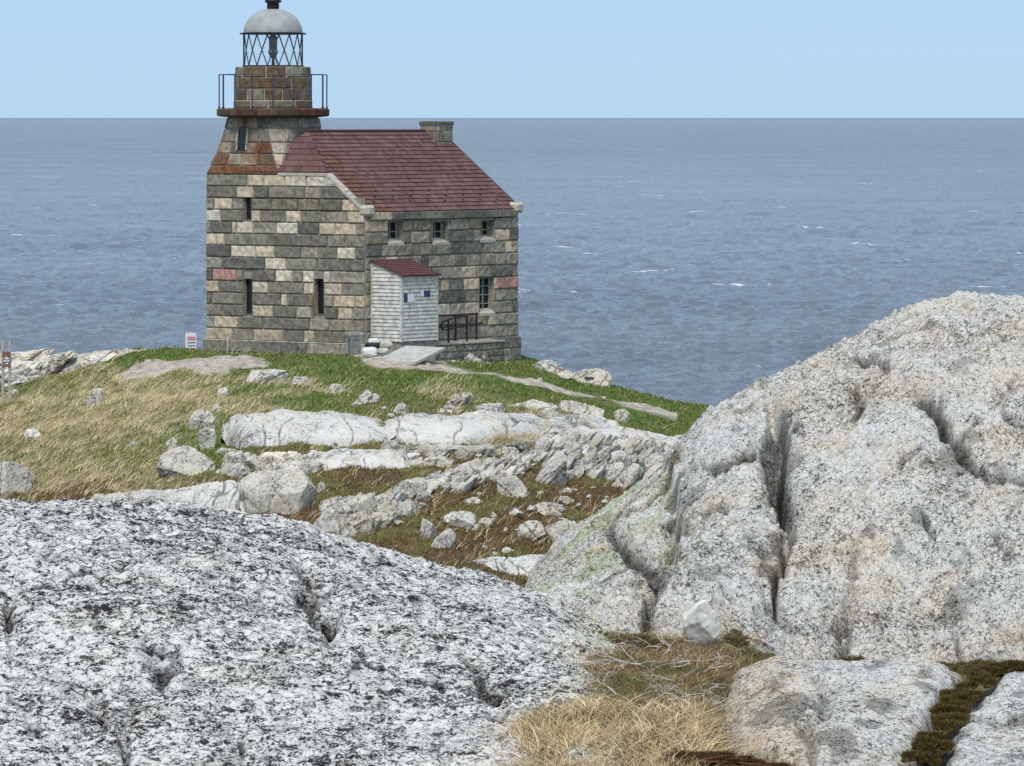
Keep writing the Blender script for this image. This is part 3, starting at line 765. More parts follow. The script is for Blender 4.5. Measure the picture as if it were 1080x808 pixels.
# --- windows
def window(S, h, nx, ny, depth, name_kind, sill=None, splay=0.0):
    u0, u1, v0, v1 = h
    f = MB(); t = 0.045
    # reveals
    for (a, b) in (((u0, v0), (u0, v1)), ((u1, v0), (u1, v1)), ((u0, v0), (u1, v0)), ((u0, v1), (u1, v1))):
        f.add([S(a[0], a[1], 0.03), S(b[0], b[1], 0.03), S(b[0], b[1], -depth), S(a[0], a[1], -depth)], [(0, 1, 2, 3)], (0.27, 0.255, 0.215) if name_kind != 'slit' else (0.30, 0.27, 0.22))
    wo_ = f.build("window", M['stone'], LH)
    p = MB(); p.add([S(u0, v0, -depth + .03), S(u1, v0, -depth + .03), S(u1, v1, -depth + .03), S(u0, v1, -depth + .03)], [(0, 1, 2, 3)])
    p.build("pane", M['dark'], wo_)
    if nx:
        g = MB(); d0, d1 = -depth + .04, -depth + .09
        def bar(a0, a1, b0, b1):
            P8 = [S(a, b, d) for d in (d0, d1) for b in (b0, b1) for a in (a0, a1)]
            g.add(P8, [(0, 1, 3, 2), (4, 5, 7, 6), (0, 1, 5, 4), (2, 3, 7, 6), (0, 2, 6, 4), (1, 3, 7, 5)])
        bar(u0, u0 + t * 1.4, v0, v1); bar(u1 - t * 1.4, u1, v0, v1); bar(u0 + t * 1.4, u1 - t * 1.4, v0, v0 + t); bar(u0 + t * 1.4, u1 - t * 1.4, v1 - t, v1)
        for i in range(1, nx):
            x = u0 + (u1 - u0) * i / nx; bar(x - .012, x + .012, v0 + t, v1 - t)
        for j in range(1, ny):
            y = v0 + (v1 - v0) * j / ny; bar(u0 + t * 1.4, u1 - t * 1.4, y - .014, y + .014)
        g.build("frame", M['frame'], wo_)
    if sill:
        s = MB(); P8 = [S(a, b, d) for a in (u0 - .05, u1 + .05) for (d, b) in ((-depth + .04, v0 + .02), (-depth + .04, v0 + .14), (.06, v0 - .02), (.06, v0 - .12))]
        s.add(P8, [(0, 1, 2, 3), (4, 5, 6, 7), (1, 5, 6, 2), (3, 2, 6, 7), (0, 4, 7, 3), (0, 1, 5, 4)])
        s.build("sill", M['pale_stone'], wo_)
    return wo_
window(SL, winL[0], 0, 0, 0.17, 'slit')
window(SL, winL[1], 0, 0, 0.17, 'slit')
window(SL, winL[2], 0, 0, 0.24, 'slit')
for k in range(3): window(SR, winR[k], 2, 2, 0.30, 'sash', sill=True)
window(SR, winR[3], 2, 4, 0.22, 'sash', sill=True)

# --- eave course and kneelers
ev = MB()
u = 0.25
while u < LN - 0.4:
    e = min(LN - 0.2, u + rnd.uniform(1.0, 1.7))
    if LN - 0.2 - e < .5: e = LN - 0.2
    c = pcol('G') if rnd.random() < .75 else pcol('T')
    ev.box((u + .004, -0.11, EAVE - 0.27), (e - .004, 0.1, EAVE - 0.015), c, 0.015); u = e
ev.build("eave_course", M['stone'], LH)
for (x0, x1) in ((-0.10, 0.36), (LN - 0.32, LN + 0.16)):
    k = MB(); k.box((x0, -0.20, EAVE - 0.14), (x1, 0.24, EAVE + 0.24), (0.47, 0.44, 0.37), 0.09)
    k.build("kneeler", M['pale_stone'], LH)
cp = MB()   # pale coping along the clipped gable
def strip(p, q, th=0.13, out=0.07, inn=0.22):
    p, q = Vector(p), Vector(q); t = (q - p).normalized(); n = Vector((-1, 0, 0)); up = n.cross(t); up = up if up.z > 0 else -up
    P8 = [(b + n * o + up * h) for b in (p, q) for o in (out, -inn) for h in (-0.03, th)]
    cp.add([tuple(v) for v in P8], [(0, 1, 3, 2), (4, 5, 7, 6), (0, 1, 5, 4), (2, 3, 7, 6), (0, 2, 6, 4), (1, 3, 7, 5)])
uh = rake(HIP)
strip((0, 0.18, EAVE + 0.13), (0, uh, HIP), 0.07); strip((0, uh, HIP), (0, W - 3.25, HIP), 0.07)
cp.build("gable_coping", M['pale_stone'], LH)

# --- roof: overlapping shingle courses
rf = MB()
th = math.atan2(RISE, HW); sl = HW / math.cos(th); OV = 0.07
hipx = 1.25
ncrs = 20; cl = (sl + OV) / ncrs
def roofpt(x, s, lift, side=0):    # s = distance up the slope from the eave edge
    y = -OV * math.cos(th) + s * math.cos(th); z = EAVE + 0.03 - OV * math.sin(th) + s * math.sin(th)
    y2 = y - lift * math.sin(th); z2 = z + lift * math.cos(th)
    return (x, y2, z2) if side == 0 else (x, W - y2, z2)
def hip_lim(s):     # left end of a course where the half hip cuts in
    z = EAVE + 0.03 - OV * math.sin(th) + s * math.sin(th)
    return -0.02 if z <= HIP + 0.02 else -0.02 + (z - HIP) / (EAVE + RISE - HIP) * hipx
for side in (0, 1):
    for j in range(ncrs):
        s0, s1 = j * cl, (j + 1) * cl + 0.05
        x = hip_lim(s0) - rnd.uniform(0, 0.2) if side == 0 else 3.34; xe = LN + 0.10
        while x < xe - 0.01:
            e = min(xe, x + rnd.uniform(0.18, 0.26)); a0 = max(x, hip_lim(s0)) if side == 0 else x; a1 = max(x, hip_lim(s1)) if side == 0 else x
            if e > a0 + 0.02 and e > a1:
                c = np.array((0.122, 0.064, 0.060)) * rnd.uniform(0.74, 1.25) * (1 + 0.2 * (rnd.random() < .1))
                if s0 < 3.2 and 0.4 < x < 1.6 and rnd.random() < 0.4: c = c * np.array((1.0, 0.85, 0.55))
                l0, l1 = 0.045 + rnd.uniform(0, .006), 0.014
                e1 = e
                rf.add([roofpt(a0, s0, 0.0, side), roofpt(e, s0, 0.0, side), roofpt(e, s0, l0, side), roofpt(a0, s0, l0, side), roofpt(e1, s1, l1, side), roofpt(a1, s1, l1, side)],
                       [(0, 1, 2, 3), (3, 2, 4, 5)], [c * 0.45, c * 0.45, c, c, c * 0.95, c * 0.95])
            x = e
# half hip facet
nh = 7
hl = math.hypot(RISE - (HIP - EAVE), hipx)
for j in range(nh):
    t0, t1 = j / nh, (j + 1) / nh + 0.03
    def hp(t, f, lift):
        z = HIP + 0.08 + (EAVE + RISE - HIP - 0.02) * t; x = -0.04 + (hipx + .05) * t
        y0 = HW - (HW - uh) * (1 - t) - 0.03; y1 = HW + (HW - uh) * (1 - t)
        return (x - lift * .7, y0 + (y1 - y0) * f, z + lift * .7)
    m = max(1, int(10 * (1 - t0)))
    for i in range(m):
        c = np.array((0.120, 0.062, 0.059)) * rnd.uniform(0.7, 1.25)
        f0, f1 = i / m, (i + 1) / m
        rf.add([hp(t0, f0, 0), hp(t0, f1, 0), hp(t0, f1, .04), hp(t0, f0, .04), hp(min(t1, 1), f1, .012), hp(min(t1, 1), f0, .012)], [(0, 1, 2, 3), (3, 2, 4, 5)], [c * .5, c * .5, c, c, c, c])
# deck under the shingles and barge edge
rf.add([(hipx, HW, EAVE + RISE - .02), (LN + .09, HW, EAVE + RISE - .02), (LN + .09, -OV * math.cos(th), EAVE - OV * math.sin(th)), (0.0, -OV * math.cos(th), EAVE - OV * math.sin(th)), (0, uh, HIP)], [(0, 1, 2), (0, 2, 3), (0, 3, 4)], (0.07, 0.03, 0.03))
rf.tube([(hipx - .05, HW, EAVE + RISE + .075), (LN + .10, HW, EAVE + RISE + .075)], 0.055, 6, (0.08, 0.035, 0.04))
rf.tube([(LN + .10, -OV, EAVE - OV * .75 + .06), (LN + .10, HW, EAVE + RISE + .05)], 0.035, 5, (0.09, 0.04, 0.045))
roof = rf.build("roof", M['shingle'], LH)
for (row, xs) in ((4, np.arange(0.9, 8.3, 1.0)), (6, np.arange(1.2, 8.0, 1.0)), (8.4, np.arange(1.6, 7.8, 1.0))):
    for x in xs:
        g = MB(); p = roofpt(x, row * cl * 0.6, 0.07); g.box((p[0] - .03, p[1] - .02, p[2] - .05), (p[0] + .03, p[1] + .02, p[2] - .005), (0.02, 0.01, 0.01))
        g.build("snow_guard", M['iron'], roof)

# --- chimney
cm = MB()
cz0, cz1 = EAVE + RISE - 0.75, 7.60
x0, x1, y0, y1 = LN - 0.82, LN + 0.04, HW - 0.62, HW + 0.22
hts = [cz0, cz0 + 0.42, cz0 + 0.80, cz1 - 0.17]
for a, b in zip(hts[:-1], hts[1:]):
    xm = x0 + (x1 - x0) * rnd.uniform(.35, .65)
    for c0, c1 in ((x0, xm), (xm, x1)):
        cm.box((c0 + .005, y0, a + .005), (c1 - .005, y1, b - .005), pcol('G' if rnd.random() < .6 else 'O'), 0.02)
cm.box((x0 - .03, y0 - .03, cz1 - .165), (x1 + .03, y1 + .03, cz1), (0.11, 0.11, 0.09), 0.03)
cm.build("chimney", M['stone'], LH)

# --- tower head: square at the wall top, drawn in with a flare to an octagon below the gallery
TX, TY = 1.64, W - 1.64
TS = 1.66
H0, H1 = HIP, 7.74
oct8 = []
def tower_outline(t):
    """radius function over angle, square -> octagon, with concave flare"""
    fl = (1 - t) ** 1.7
    half = 1.38 + (TS - 1.38) * fl
    chm = 0.42 * t ** 0.9 * half         # corner chamfer
    return half, chm
def tower_pt(face, f, t, d):
    """face 0..3 are the sides (0 = towards -x, 1 = towards -y), 4..7 the chamfers; f in 0..1 along it"""
    h, c = tower_outline(t)
    z = H0 + (H1 - H0) * t
    pts = [(-h, h - c), (-h, -h + c), (-h + c, -h), (h - c, -h), (h, -h + c), (h, h - c), (h - c, h), (-h + c, h)]
    a, b = pts[face], pts[(face + 1) % 8]
    x, y = a[0] + (b[0] - a[0]) * f, a[1] + (b[1] - a[1]) * f
    nx, ny = [(-1, 0), (-.707, -.707), (0, -1), (.707, -.707), (1, 0), (.707, .707), (0, 1), (-.707, .707)][face]
    return (TX + x + nx * d, TY + y + ny * d, z)
tw = MB(); twb = MB()
tc = [0, 0.155, 0.36, 0.56, 0.80, 1.0]
lay = {0: [['B', 'R', 'B', 'R'], ['B', 'M', 'W', 'B'], ['M', 'G', 'M', 'R'], ['M', 'T', 'M', 'G'], ['M', 'G', 'M', 'G']]}
for face in range(8):
    for j in range(5):
        t0, t1 = tc[j], tc[j + 1]
        twb.add([tower_pt(face, 0, t0, 0), tower_pt(face, 1, t0, 0), tower_pt(face, 1, t1, 0), tower_pt(face, 0, t1, 0)], [(0, 1, 2, 3)])
        if face % 2:
            if j < 1: continue
            n = 1
        else: n = 4 if face == 0 else 3
        ed = [0.0] + [(i + rnd.uniform(-.2, .2)) / n for i in range(1, n)] + [1.0]
        for i in range(n):
            k = lay[0][j][i] if face == 0 else rnd.choice(['BRBT', 'TMBW', 'GMRM', 'MOGM', 'GMGM'][j])
            if face % 2: k = ['B', 'T', 'M', 'M', 'G'][j]
            SS = lambda u, v, d, face=face: tower_pt(face, u, v, d * 1.0)
            g = 0.012 / (3.0 if face % 2 == 0 else 1.0)
            # block in normalised coordinates: small gaps
            col = np.array(pcol(k)); V = []
            us_ = [ed[i] + g, ed[i] + g * 3] + [ed[i + 1] - g * 3, ed[i + 1] - g]; vs_ = [t0 + .006, t0 + .02, (t0 + t1) / 2, t1 - .02, t1 - .006]
            C = []
            for a, v in enumerate(vs_):
                for b_, u_ in enumerate(us_):
                    edge = a in (0, 4) or b_ in (0, 3)
                    V.append(SS(u_, v, 0.003 if edge else 0.045 + rnd.uniform(-.012, .012))); C.append(col * rnd.uniform(.85, 1.1))
            C = np.array(C); Va = np.array(V); aa = np.arctan2(Va[:, 1] - TY, Va[:, 0] - TX)
            ru = sstep(.05, .45, noise(aa * 5, Va[:, 2] * .5, 4.4) + .35 * (j == 0) + .12 * (j == 1)) * .8; C = C * (1 - ru[:, None]) + np.array((.17, .075, .035)) * ru[:, None]
            tw.addnp(V, grid_faces(5, 4), C)
# projecting string course at the foot of the tower head
twb.build("tower_core", M['mortar'], LH)
tw.build("tower_head", M['stone'], LH)
sw = MB()  # slit in the tower head, a recessed dark opening framed by thin jambs
fx = lambda y, z, d: (TX - tower_outline((z - H0) / (H1 - H0))[0] - d, y, z)
ys0 = TY - 0.10; 
tj = [fx(ys0, 6.62, .075), fx(ys0 + .40, 6.62, .075), fx(ys0 + .40, 7.34, .085), fx(ys0, 7.34, .085)]
sw.add(tj, [(0, 1, 2, 3)], (1, 1, 1))
slit = sw.build("window", M['dark'], LH)
sj = MB()
for yy in (ys0 - .03, ys0 + .40):
    sj.add([fx(yy, 6.6, .05), fx(yy + .05, 6.6, .05), fx(yy + .05, 7.36, .05), fx(yy, 7.36, .05), fx(yy, 6.6, .13), fx(yy + .05, 6.6, .13), fx(yy + .05, 7.36, .13), fx(yy, 7.36, .13)],
           [(0, 1, 2, 3), (4, 5, 6, 7), (0, 1, 5, 4), (2, 3, 7, 6), (0, 3, 7, 4), (1, 2, 6, 5)], (0.3, 0.28, 0.24))
sj.build("frame", M['stone'], slit)

# --- gallery slab
SC = 1.97
g = MB()
nG = 16
for k in range(nG):
    a0, a1 = 2 * math.pi * k / nG, 2 * math.pi * (k + 1) / nG
    c = np.array(rnd.choice([(0.10, 0.060, 0.046), (0.085, 0.042, 0.034), (0.16, 0.12, 0.07), (0.08, 0.055, 0.042), (0.12, 0.085, 0.055)])) * rnd.uniform(.8, 1.2)
    prof = [(1.2, H1 + .0), (1.62, H1 + .0), (1.90, H1 + .03), (SC, H1 + .07), (SC, H1 + .27), (1.90, H1 + .31), (0.9, H1 + .33)]
    V = []
    for (r, z) in prof:
        for q in range(4):
            a = a0 + 0.006 + (a1 - a0 - .012) * q / 3; V.append((TX + r * math.cos(a), TY + r * math.sin(a), z))
    g.addnp(V, grid_faces(len(prof), 4), c)
g.lathe([(1.15, H1 + .01), (1.6, H1 + .012), (1.94, H1 + .15), (1.94, H1 + .25), (1.85, H1 + .30), (0.9, H1 + .31)], TX, TY, 48, (0.10, 0.07, 0.05))
gal = g.build("gallery", M['stone'], LH)
vd = math.atan2((0 - (YN + 4.8)), (0 - (XN - 3.4)))  # world direction from the tower to the viewer
vdl = vd - (math.radians(90) - A)
ZG = H1 + .33
for k in range(16):
    a = vdl + 2 * math.pi * k / 16
    m = MB(); x, y = TX + 1.88 * math.cos(a), TY + 1.88 * math.sin(a)
    m.tube([(x, y, ZG - .22), (x, y, ZG + 1.16)], 0.024, 6); m.tube([(x, y, ZG - .02), (x, y, ZG + .03)], 0.045, 6)
    m.build("gallery_post", M['ironblue'], gal)
m = MB(); m.tube([(TX + 1.88 * math.cos(q), TY + 1.88 * math.sin(q), ZG + 1.16) for q in np.linspace(0, 2 * math.pi, 49)], 0.014, 6, cap=False)
m.build("handrail", M['ironblue'], gal)

# --- drum
dr = MB()
def SD(R): return lambda u, v, d: (TX + (R + d) * math.cos(u), TY + (R + d) * math.sin(u), v)
zd = [ZG - .01, ZG + .26, ZG + .66, ZG + 1.06, ZG + 1.44]
for j in range(4):
    R = 1.33 if j == 0 else 1.285
    n = 11 if j else 9; off = vdl + (0.28 if j % 2 else 0.0)
    ed = [off + 2 * math.pi * (i + rnd.uniform(-.18, .18)) / n for i in range(n)]; ed.append(ed[0] + 2 * math.pi)
    for i in range(n):
        k = rnd.choices(['B', 'O', 'R', 'M'], [6, 2.5, .7, .8])[0]
        block(dr, SD(R), ed[i], ed[i + 1], zd[j], zd[j + 1], 0.04, np.array(pcol(k)) * 0.85, gap=0.011, rough=0.008, us=6)
dr.build("drum", M['stone'], LH)
dc = MB(); dc.lathe([(1.335, zd[0]), (1.335, zd[1]), (1.287, zd[1] + .01), (1.287, zd[4] - .01), (0.6, zd[4])], TX, TY, 48, (1, 1, 1)); 
dc.build("drum_core", M['pale_stone'], LH)
# --- lantern
zl0, zl1 = zd[4], zd[4] + 1.155
RL = 1.02
lb = MB()
lb.lathe([(RL - .05, zl0), (RL + .05, zl0), (RL + .05, zl0 + .045), (RL - .05, zl0 + .045)], TX, TY, 48)
lb.lathe([(RL - .06, zl1 - .03), (RL + .14, zl1 - .03), (RL + .15, zl1 + .01), (RL - .02, zl1 + .045)], TX, TY, 48)
lan = lb.build("lantern", M['iron'], LH, smooth=False)
la = MB()
for k in range(16):
    a = vdl + math.pi / 16 * 1 + 2 * math.pi * k / 16
    for sgn in (-1, 1):
        pts = [(TX + RL * math.cos(a + sgn * math.pi / 8 * q), TY + RL * math.sin(a + sgn * math.pi / 8 * q), zl0 + .04 + (zl1 - zl0 - .07) * q) for q in (0, .5, 1)]
        la.tube(pts, 0.019, 5)
la.build("lattice", M['ironblue'], lan)
for k in range(4):
    a = vdl + math.pi / 2 * k + 0.05
    b = MB(); b.tube([(TX + RL * math.cos(a + (math.pi / 2 if 0 else 0)), TY + RL * math.sin(a), zl0), (TX + RL * math.cos(a), TY + RL * math.sin(a), zl1)], 0.03, 6)
    if k % 2: b.build("upright", M['iron'], lan)
gl = MB(); gl.lathe([(RL - .03, zl0 + .03), (RL - .03, zl1 - .02)], TX, TY, 48); gl.build("glazing", M['glass'], lan, smooth=True)
do = MB(); do.lathe([(RL * math.cos(q) + .012, zl1 + .03 + .84 * math.sin(q)) for q in np.linspace(0, 1.45, 18)], TX, TY, 56)
do.build("dome", M['dome'], lan, smooth=True)
zt = zl1 + .85
vt = MB(); vt.lathe([(.01, zt - .03), (.20, zt - .02), (.22, zt + .10), (.205, zt + .22), (.30, zt + .245), (.285, zt + .30), (.26, zt + .38), (.20, zt + .46), (.11, zt + .53), (.04, zt + .56), (.035, zt + .75), (0.005, zt + .77)], TX, TY, 24)
vt.build("vent", M['iron'], lan, smooth=True)
lp = MB(); lp.lathe([(.03, zl0), (.05, zl0 + .02), (.05, zl0 + .30), (.11, zl0 + .34), (.15, zl0 + .44), (.17, zl0 + .50), (.16, zl0 + .56), (.145, zl0 + .58), (.15, zl0 + .95), (.13, zl0 + 1.06), (.07, zl0 + 1.12), (.01, zl0 + 1.13)], TX, TY, 20)
lmp = lp.build("lamp", M['brass'], lan, smooth=True)
rg = MB(); rg.lathe([(.165, zl0 + .50), (.185, zl0 + .52), (.185, zl0 + .55), (.165, zl0 + .57)], TX, TY, 20); rg.build("ring", M['white'], lmp)
lg = MB()
for q in (0.4, 2.5, 4.6): lg.tube([(TX + .08 * math.cos(q), TY + .08 * math.sin(q), zl0 + .36), (TX + .22 * math.cos(q), TY + .22 * math.sin(q), zl0 + .02)], .014, 5)
lg.build("tripod", M['iron'], lmp)

# --- white clapboard porch
pu0, pu1 = uR(390.5), uR(390.5) + (uR(428) - uR(390.5))
PDp = 1.36
pb0 = 0.10
pf = EAVE * 0 + vR(289.5, 424) + 0.02   # height of the front plate
pf = (CAMZ - (290.5 - HY) / F * (YN - 0.7)) - Z0
pt = vR(274.5, 400)
pb0 = (CAMZ - (360.5 - HY) / F * (YN - 0.7)) - Z0
po = MB(); bh = 0.128
zz = pb0
while zz < pt + 0.02:
    z1 = zz + bh
    # front boards (towards -y)
    if zz < pf - 0.01:
        e = min(z1, pf); c = np.array((1, 1, 1))
        po.add([(pu0, -PDp - .034, zz), (pu1, -PDp - .034, zz), (pu1, -PDp - .003, e + .01), (pu0, -PDp - .003, e + .01), (pu0, -PDp, zz), (pu1, -PDp, zz)], [(0, 1, 2, 3), (4, 5, 1, 0)])
    # side boards, cut by the sloping roof line
    zcut = lambda yy: pf + (pt - pf) * (yy + PDp) / PDp
    for xx, s in ((pu0, -1), (pu1, 1)):
        ya = -PDp
        if zz > pf: ya = -PDp + (zz - pf) / (pt - pf) * PDp
        yb = -PDp if z1 < pf else min(-0.02, -PDp + (z1 - pf) / (pt - pf) * PDp)
        if ya < -0.06:
            po.add([(xx + s * .034, ya, zz), (xx + s * .034, -0.01, zz), (xx + s * .003, -0.01, min(z1, pt)), (xx + s * .003, yb, min(z1, zcut(yb) + .01)), (xx, ya, zz), (xx, -0.01, zz)], [(0, 1, 2, 3), (4, 5, 1, 0)])
    zz = z1
porch = po.build("porch", M['white'], LH)
cb = MB()
for (x, y) in ((pu0 - .03, -PDp - .03), (pu1 - .06, -PDp - .03)): cb.box((x, y, pb0 - .02), (x + .09, y + .09, pf - .02))
cb.box((pu0 - .034, -.12, pb0 - .02), (pu0 + .05, -.06, pt - .03)); cb.box((pu0 + .06, -PDp - .034, pf - .13), (pu1 - .06, -PDp - .01, pf - .012))
cb.build("corner_board", M['white'], porch)
pr = MB()
sx, sy = 0.09, 0.13
k = (pt - pf) / PDp
for i in range(8):
    f0, f1 = i / 8, (i + 1) / 8 + .02
    ya, yb = -PDp - sy + (PDp + sy) * f0, -PDp - sy + (PDp + sy) * min(f1, 1)
    za, zb = pf - k * sy + (pt - pf + k * sy) * f0, pf - k * sy + (pt - pf + k * sy) * min(f1, 1)
    for j in range(9):
        c = np.array((0.10, 0.042, 0.042)) * rnd.uniform(.8, 1.15)
        xa = pu0 - sx + (pu1 - pu0 + 2 * sx) * j / 9; xb = xa + (pu1 - pu0 + 2 * sx) / 9
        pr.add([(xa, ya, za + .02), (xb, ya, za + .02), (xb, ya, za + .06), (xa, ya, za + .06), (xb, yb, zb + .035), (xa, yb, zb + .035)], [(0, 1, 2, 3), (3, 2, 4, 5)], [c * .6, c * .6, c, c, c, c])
pr.add([(pu0 - sx, -PDp - sy, pf - k * sy), (pu1 + sx, -PDp - sy, pf - k * sy), (pu1 + sx, 0, pt), (pu0 - sx, 0, pt), (pu0 - sx, -PDp - sy, pf - k * sy + .05), (pu0 - sx, 0, pt + .05)], [(0, 1, 2, 3), (0, 3, 5, 4)], (0.10, 0.04, 0.045))
pr.build("porch_roof", M['shingle'], porch)
pd = MB(); pd.box((pu0 + .02, -PDp + .02, -1.0), (pu1 - .02, .0, pb0 - .004), (0.24, 0.24, 0.21), 0.02); pd.build("porch_base", M['stone'], porch)
# small notices on the porch front
def plate(name, u0, u1, z0, z1, mat, dd=0.03):
    m = MB(); m.box((u0, -PDp - dd - .012, z0), (u1, -PDp - dd, z1)); return m.build(name, mat, porch)
wF = pu1 - pu0
plate("notice", pu0 + wF * .05, pu0 + wF * .14, pf - .92, pf - .62, M['sign_blue']); plate("notice", pu0 + wF * .15, pu0 + wF * .33, pf - .92, pf - .68, M['sign_white'])
plate("notice", pu0 + wF * .52, pu0 + wF * .60, pf - .74, pf - .56, M['sign_white']); plate("notice", pu0 + wF * .61, pu0 + wF * .78, pf - .76, pf - .55, M['sign_blue'])

# --- landing, ramp, rails (children of the lighthouse where built on to it)
ld = MB()
lx0, lx1 = uR(430), uR(511)
def rubble(mb, S, u0, u1, v0, v1):
    v = v0
    while v < v1 - .02:
        e = min(v1, v + rnd.uniform(.16, .24)); u = u0
        while u < u1 - .01:
            w_ = min(u1, u + rnd.uniform(.22, .5)); block(mb, S, u, w_, v, e, .03, rnd.choice("GGMO"), gap=.02, bev=.03, nvv=2); u = w_
        v = e
LW = 0.85
rubble(ld, lambda u, v, d: (u, -LW - d, v), pu1 + .1, lx1, -1.0, -0.12)
ld.box((pu1 + .1, -LW, -1.3), (lx1, 0.0, -0.13), (0.20, 0.19, 0.165)); ld.box((pu1 + .04, -LW - .06, -.125), (lx1 + .03, 0, -.05), (0.31, 0.30, 0.26), .015)
ld.build("landing", M['stone'], LH)
def toLocal(X, Y):
    dx, dy = X - XN, Y - YN; r = math.radians(90) - A
    return dx * math.cos(r) + dy * math.sin(r), -dx * math.sin(r) + dy * math.cos(r)
# concrete ramp: a thing of its own
def P3(px, py, Y): return ((px - CX) / F * Y, Y, CAMZ - (py - HY) / F * Y)
rp = MB()
q = [P3(396, 380, 178.0), P3(438, 382.0, 177.6), P3(470, 366.5, 180.2), P3(428, 364.5, 179.9)]
top = [Vector(v) for v in q]; bot = [v - Vector((0, 0, .09)) for v in top]
rp.add([tuple(v) for v in top + bot], [(0, 1, 2, 3), (4, 5, 6, 7), (0, 1, 5, 4), (1, 2, 6, 5), (2, 3, 7, 6), (3, 0, 4, 7)])
tag(rp.build("concrete_ramp", M['concrete']), "pale concrete ramp slab leading up to the porch", "ramp")
# railings
def inv(px, y):
    """local x of the point in photo column px on the plane local y"""
    r = math.radians(90) - A; kk = (px - CX) / F
    # X = XN + x cos r - y sin r ; Y = YN + x sin r + y cos r ; X = kk Y
    return (kk * (YN + y * math.cos(r)) - XN + y * math.sin(r)) / (math.cos(r) - kk * math.sin(r))
HR = empty("handrail", (XN, YN, Z0), math.radians(90) - A)
tag(HR, "black metal tube handrail on the stone landing right of the porch", "railing")
yA, yB = -LW + .06, -.18
zt_ = -.05
def post(px, y, top_, bot_=zt_):
    x = inv(px, y); m = MB(); m.tube([(x, y, bot_), (x, y, top_)], .036, 6); m.build("post", M['iron'], HR)
post(480.5, yB, .86); post(502.6, yB, .86); post(492.5, yA, .86); post(473, yA, .78, -.25)
m = MB(); m.tube([(inv(461, yB), yB, .86), (inv(503.5, yB), yB, .86)], .036, 6); m.tube([(inv(461, yB), yB, .52), (inv(509, yB), yB, .52)], .034, 6)
m.build("rail", M['iron'], HR)
m = MB(); pts = [(492.5, .86), (480, .80), (470, .72), (466.3, .66), (465.2, .58), (465.5, .47), (467.5, .40), (472, .40), (480, .45), (492.5, .54)]
m.tube([(inv(p, yA), yA, z) for p, z in pts], .033, 6); m.build("rail", M['iron'], HR)

# --- stone pedestal at the near corner
pe = MB()
X, Y, Zg_ = G(374, 375)
Y = 179.2; X = (373.5 - CX) / F * Y
def rot_box(mb, X, Y, z0, z1, w0, w1, c, rz=0.35):
    V = []
    for z, w_ in ((z0, w0), (z1, w1)):
        for sx_, sy_ in ((-1, -1), (1, -1), (1, 1), (-1, 1)):
            x, y = sx_ * w_ / 2, sy_ * w_ / 2
            V.append((X + x * math.cos(rz) - y * math.sin(rz), Y + x * math.sin(rz) + y * math.cos(rz), z))
    mb.add(V, [(0, 3, 2, 1), (4, 5, 6, 7), (0, 1, 5, 4), (1, 2, 6, 5), (2, 3, 7, 6), (3, 0, 4, 7)], c)
zz0 = P3(374, 378, Y)[2]; za = P3(374, 358, Y)[2]; zb = P3(374, 353.5, Y)[2]; zc = P3(374, 350, Y)[2]
rot_box(pe, X, Y, zz0 - .2, za, .34, .36, (0.19, 0.19, 0.18)); rot_box(pe, X, Y, za, zb, .38, .50, (0.36, 0.36, 0.34)); rot_box(pe, X, Y, zb, zc, .52, .50, (0.27, 0.26, 0.24))
tag(pe.build("stone_pedestal", M['stone']), "grey stone pedestal with a flared cap at the near corner of the lighthouse", "pedestal")

# ------------------------------------------------------------------ stones
def ico(level):
    t = (1 + 5 ** .5) / 2
    V = np.array([(-1, t, 0), (1, t, 0), (-1, -t, 0), (1, -t, 0), (0, -1, t), (0, 1, t), (0, -1, -t), (0, 1, -t), (t, 0, -1), (t, 0, 1), (-t, 0, -1), (-t, 0, 1)], float)
    Fc = np.array([(0, 11, 5), (0, 5, 1), (0, 1, 7), (0, 7, 10), (0, 10, 11), (1, 5, 9), (5, 11, 4), (11, 10, 2), (10, 7, 6), (7, 1, 8), (3, 9, 4), (3, 4, 2), (3, 2, 6), (3, 6, 8), (3, 8, 9), (4, 9, 5), (2, 4, 11), (6, 2, 10), (8, 6, 7), (9, 8, 1)])
    V /= np.linalg.norm(V, axis=1)[:, None]
    for _ in range(level):
        e = np.sort(np.concatenate([Fc[:, [0, 1]], Fc[:, [1, 2]], Fc[:, [2, 0]]]), 1)
        ue, idx = np.unique(e, axis=0, return_inverse=True); idx = idx.ravel()
        mid = V[ue].mean(1); mid /= np.linalg.norm(mid, axis=1)[:, None]
        nv = len(V); V = np.concatenate([V, mid]); k = len(Fc); a, b, c = idx[:k] + nv, idx[k:2 * k] + nv, idx[2 * k:] + nv
        Fc = np.concatenate([np.stack([Fc[:, 0], a, c], 1), np.stack([Fc[:, 1], b, a], 1), np.stack([Fc[:, 2], c, b], 1), np.stack([a, b, c], 1)])
    return V, Fc
ICO = {l: ico(l) for l in (2, 3, 4, 5)}
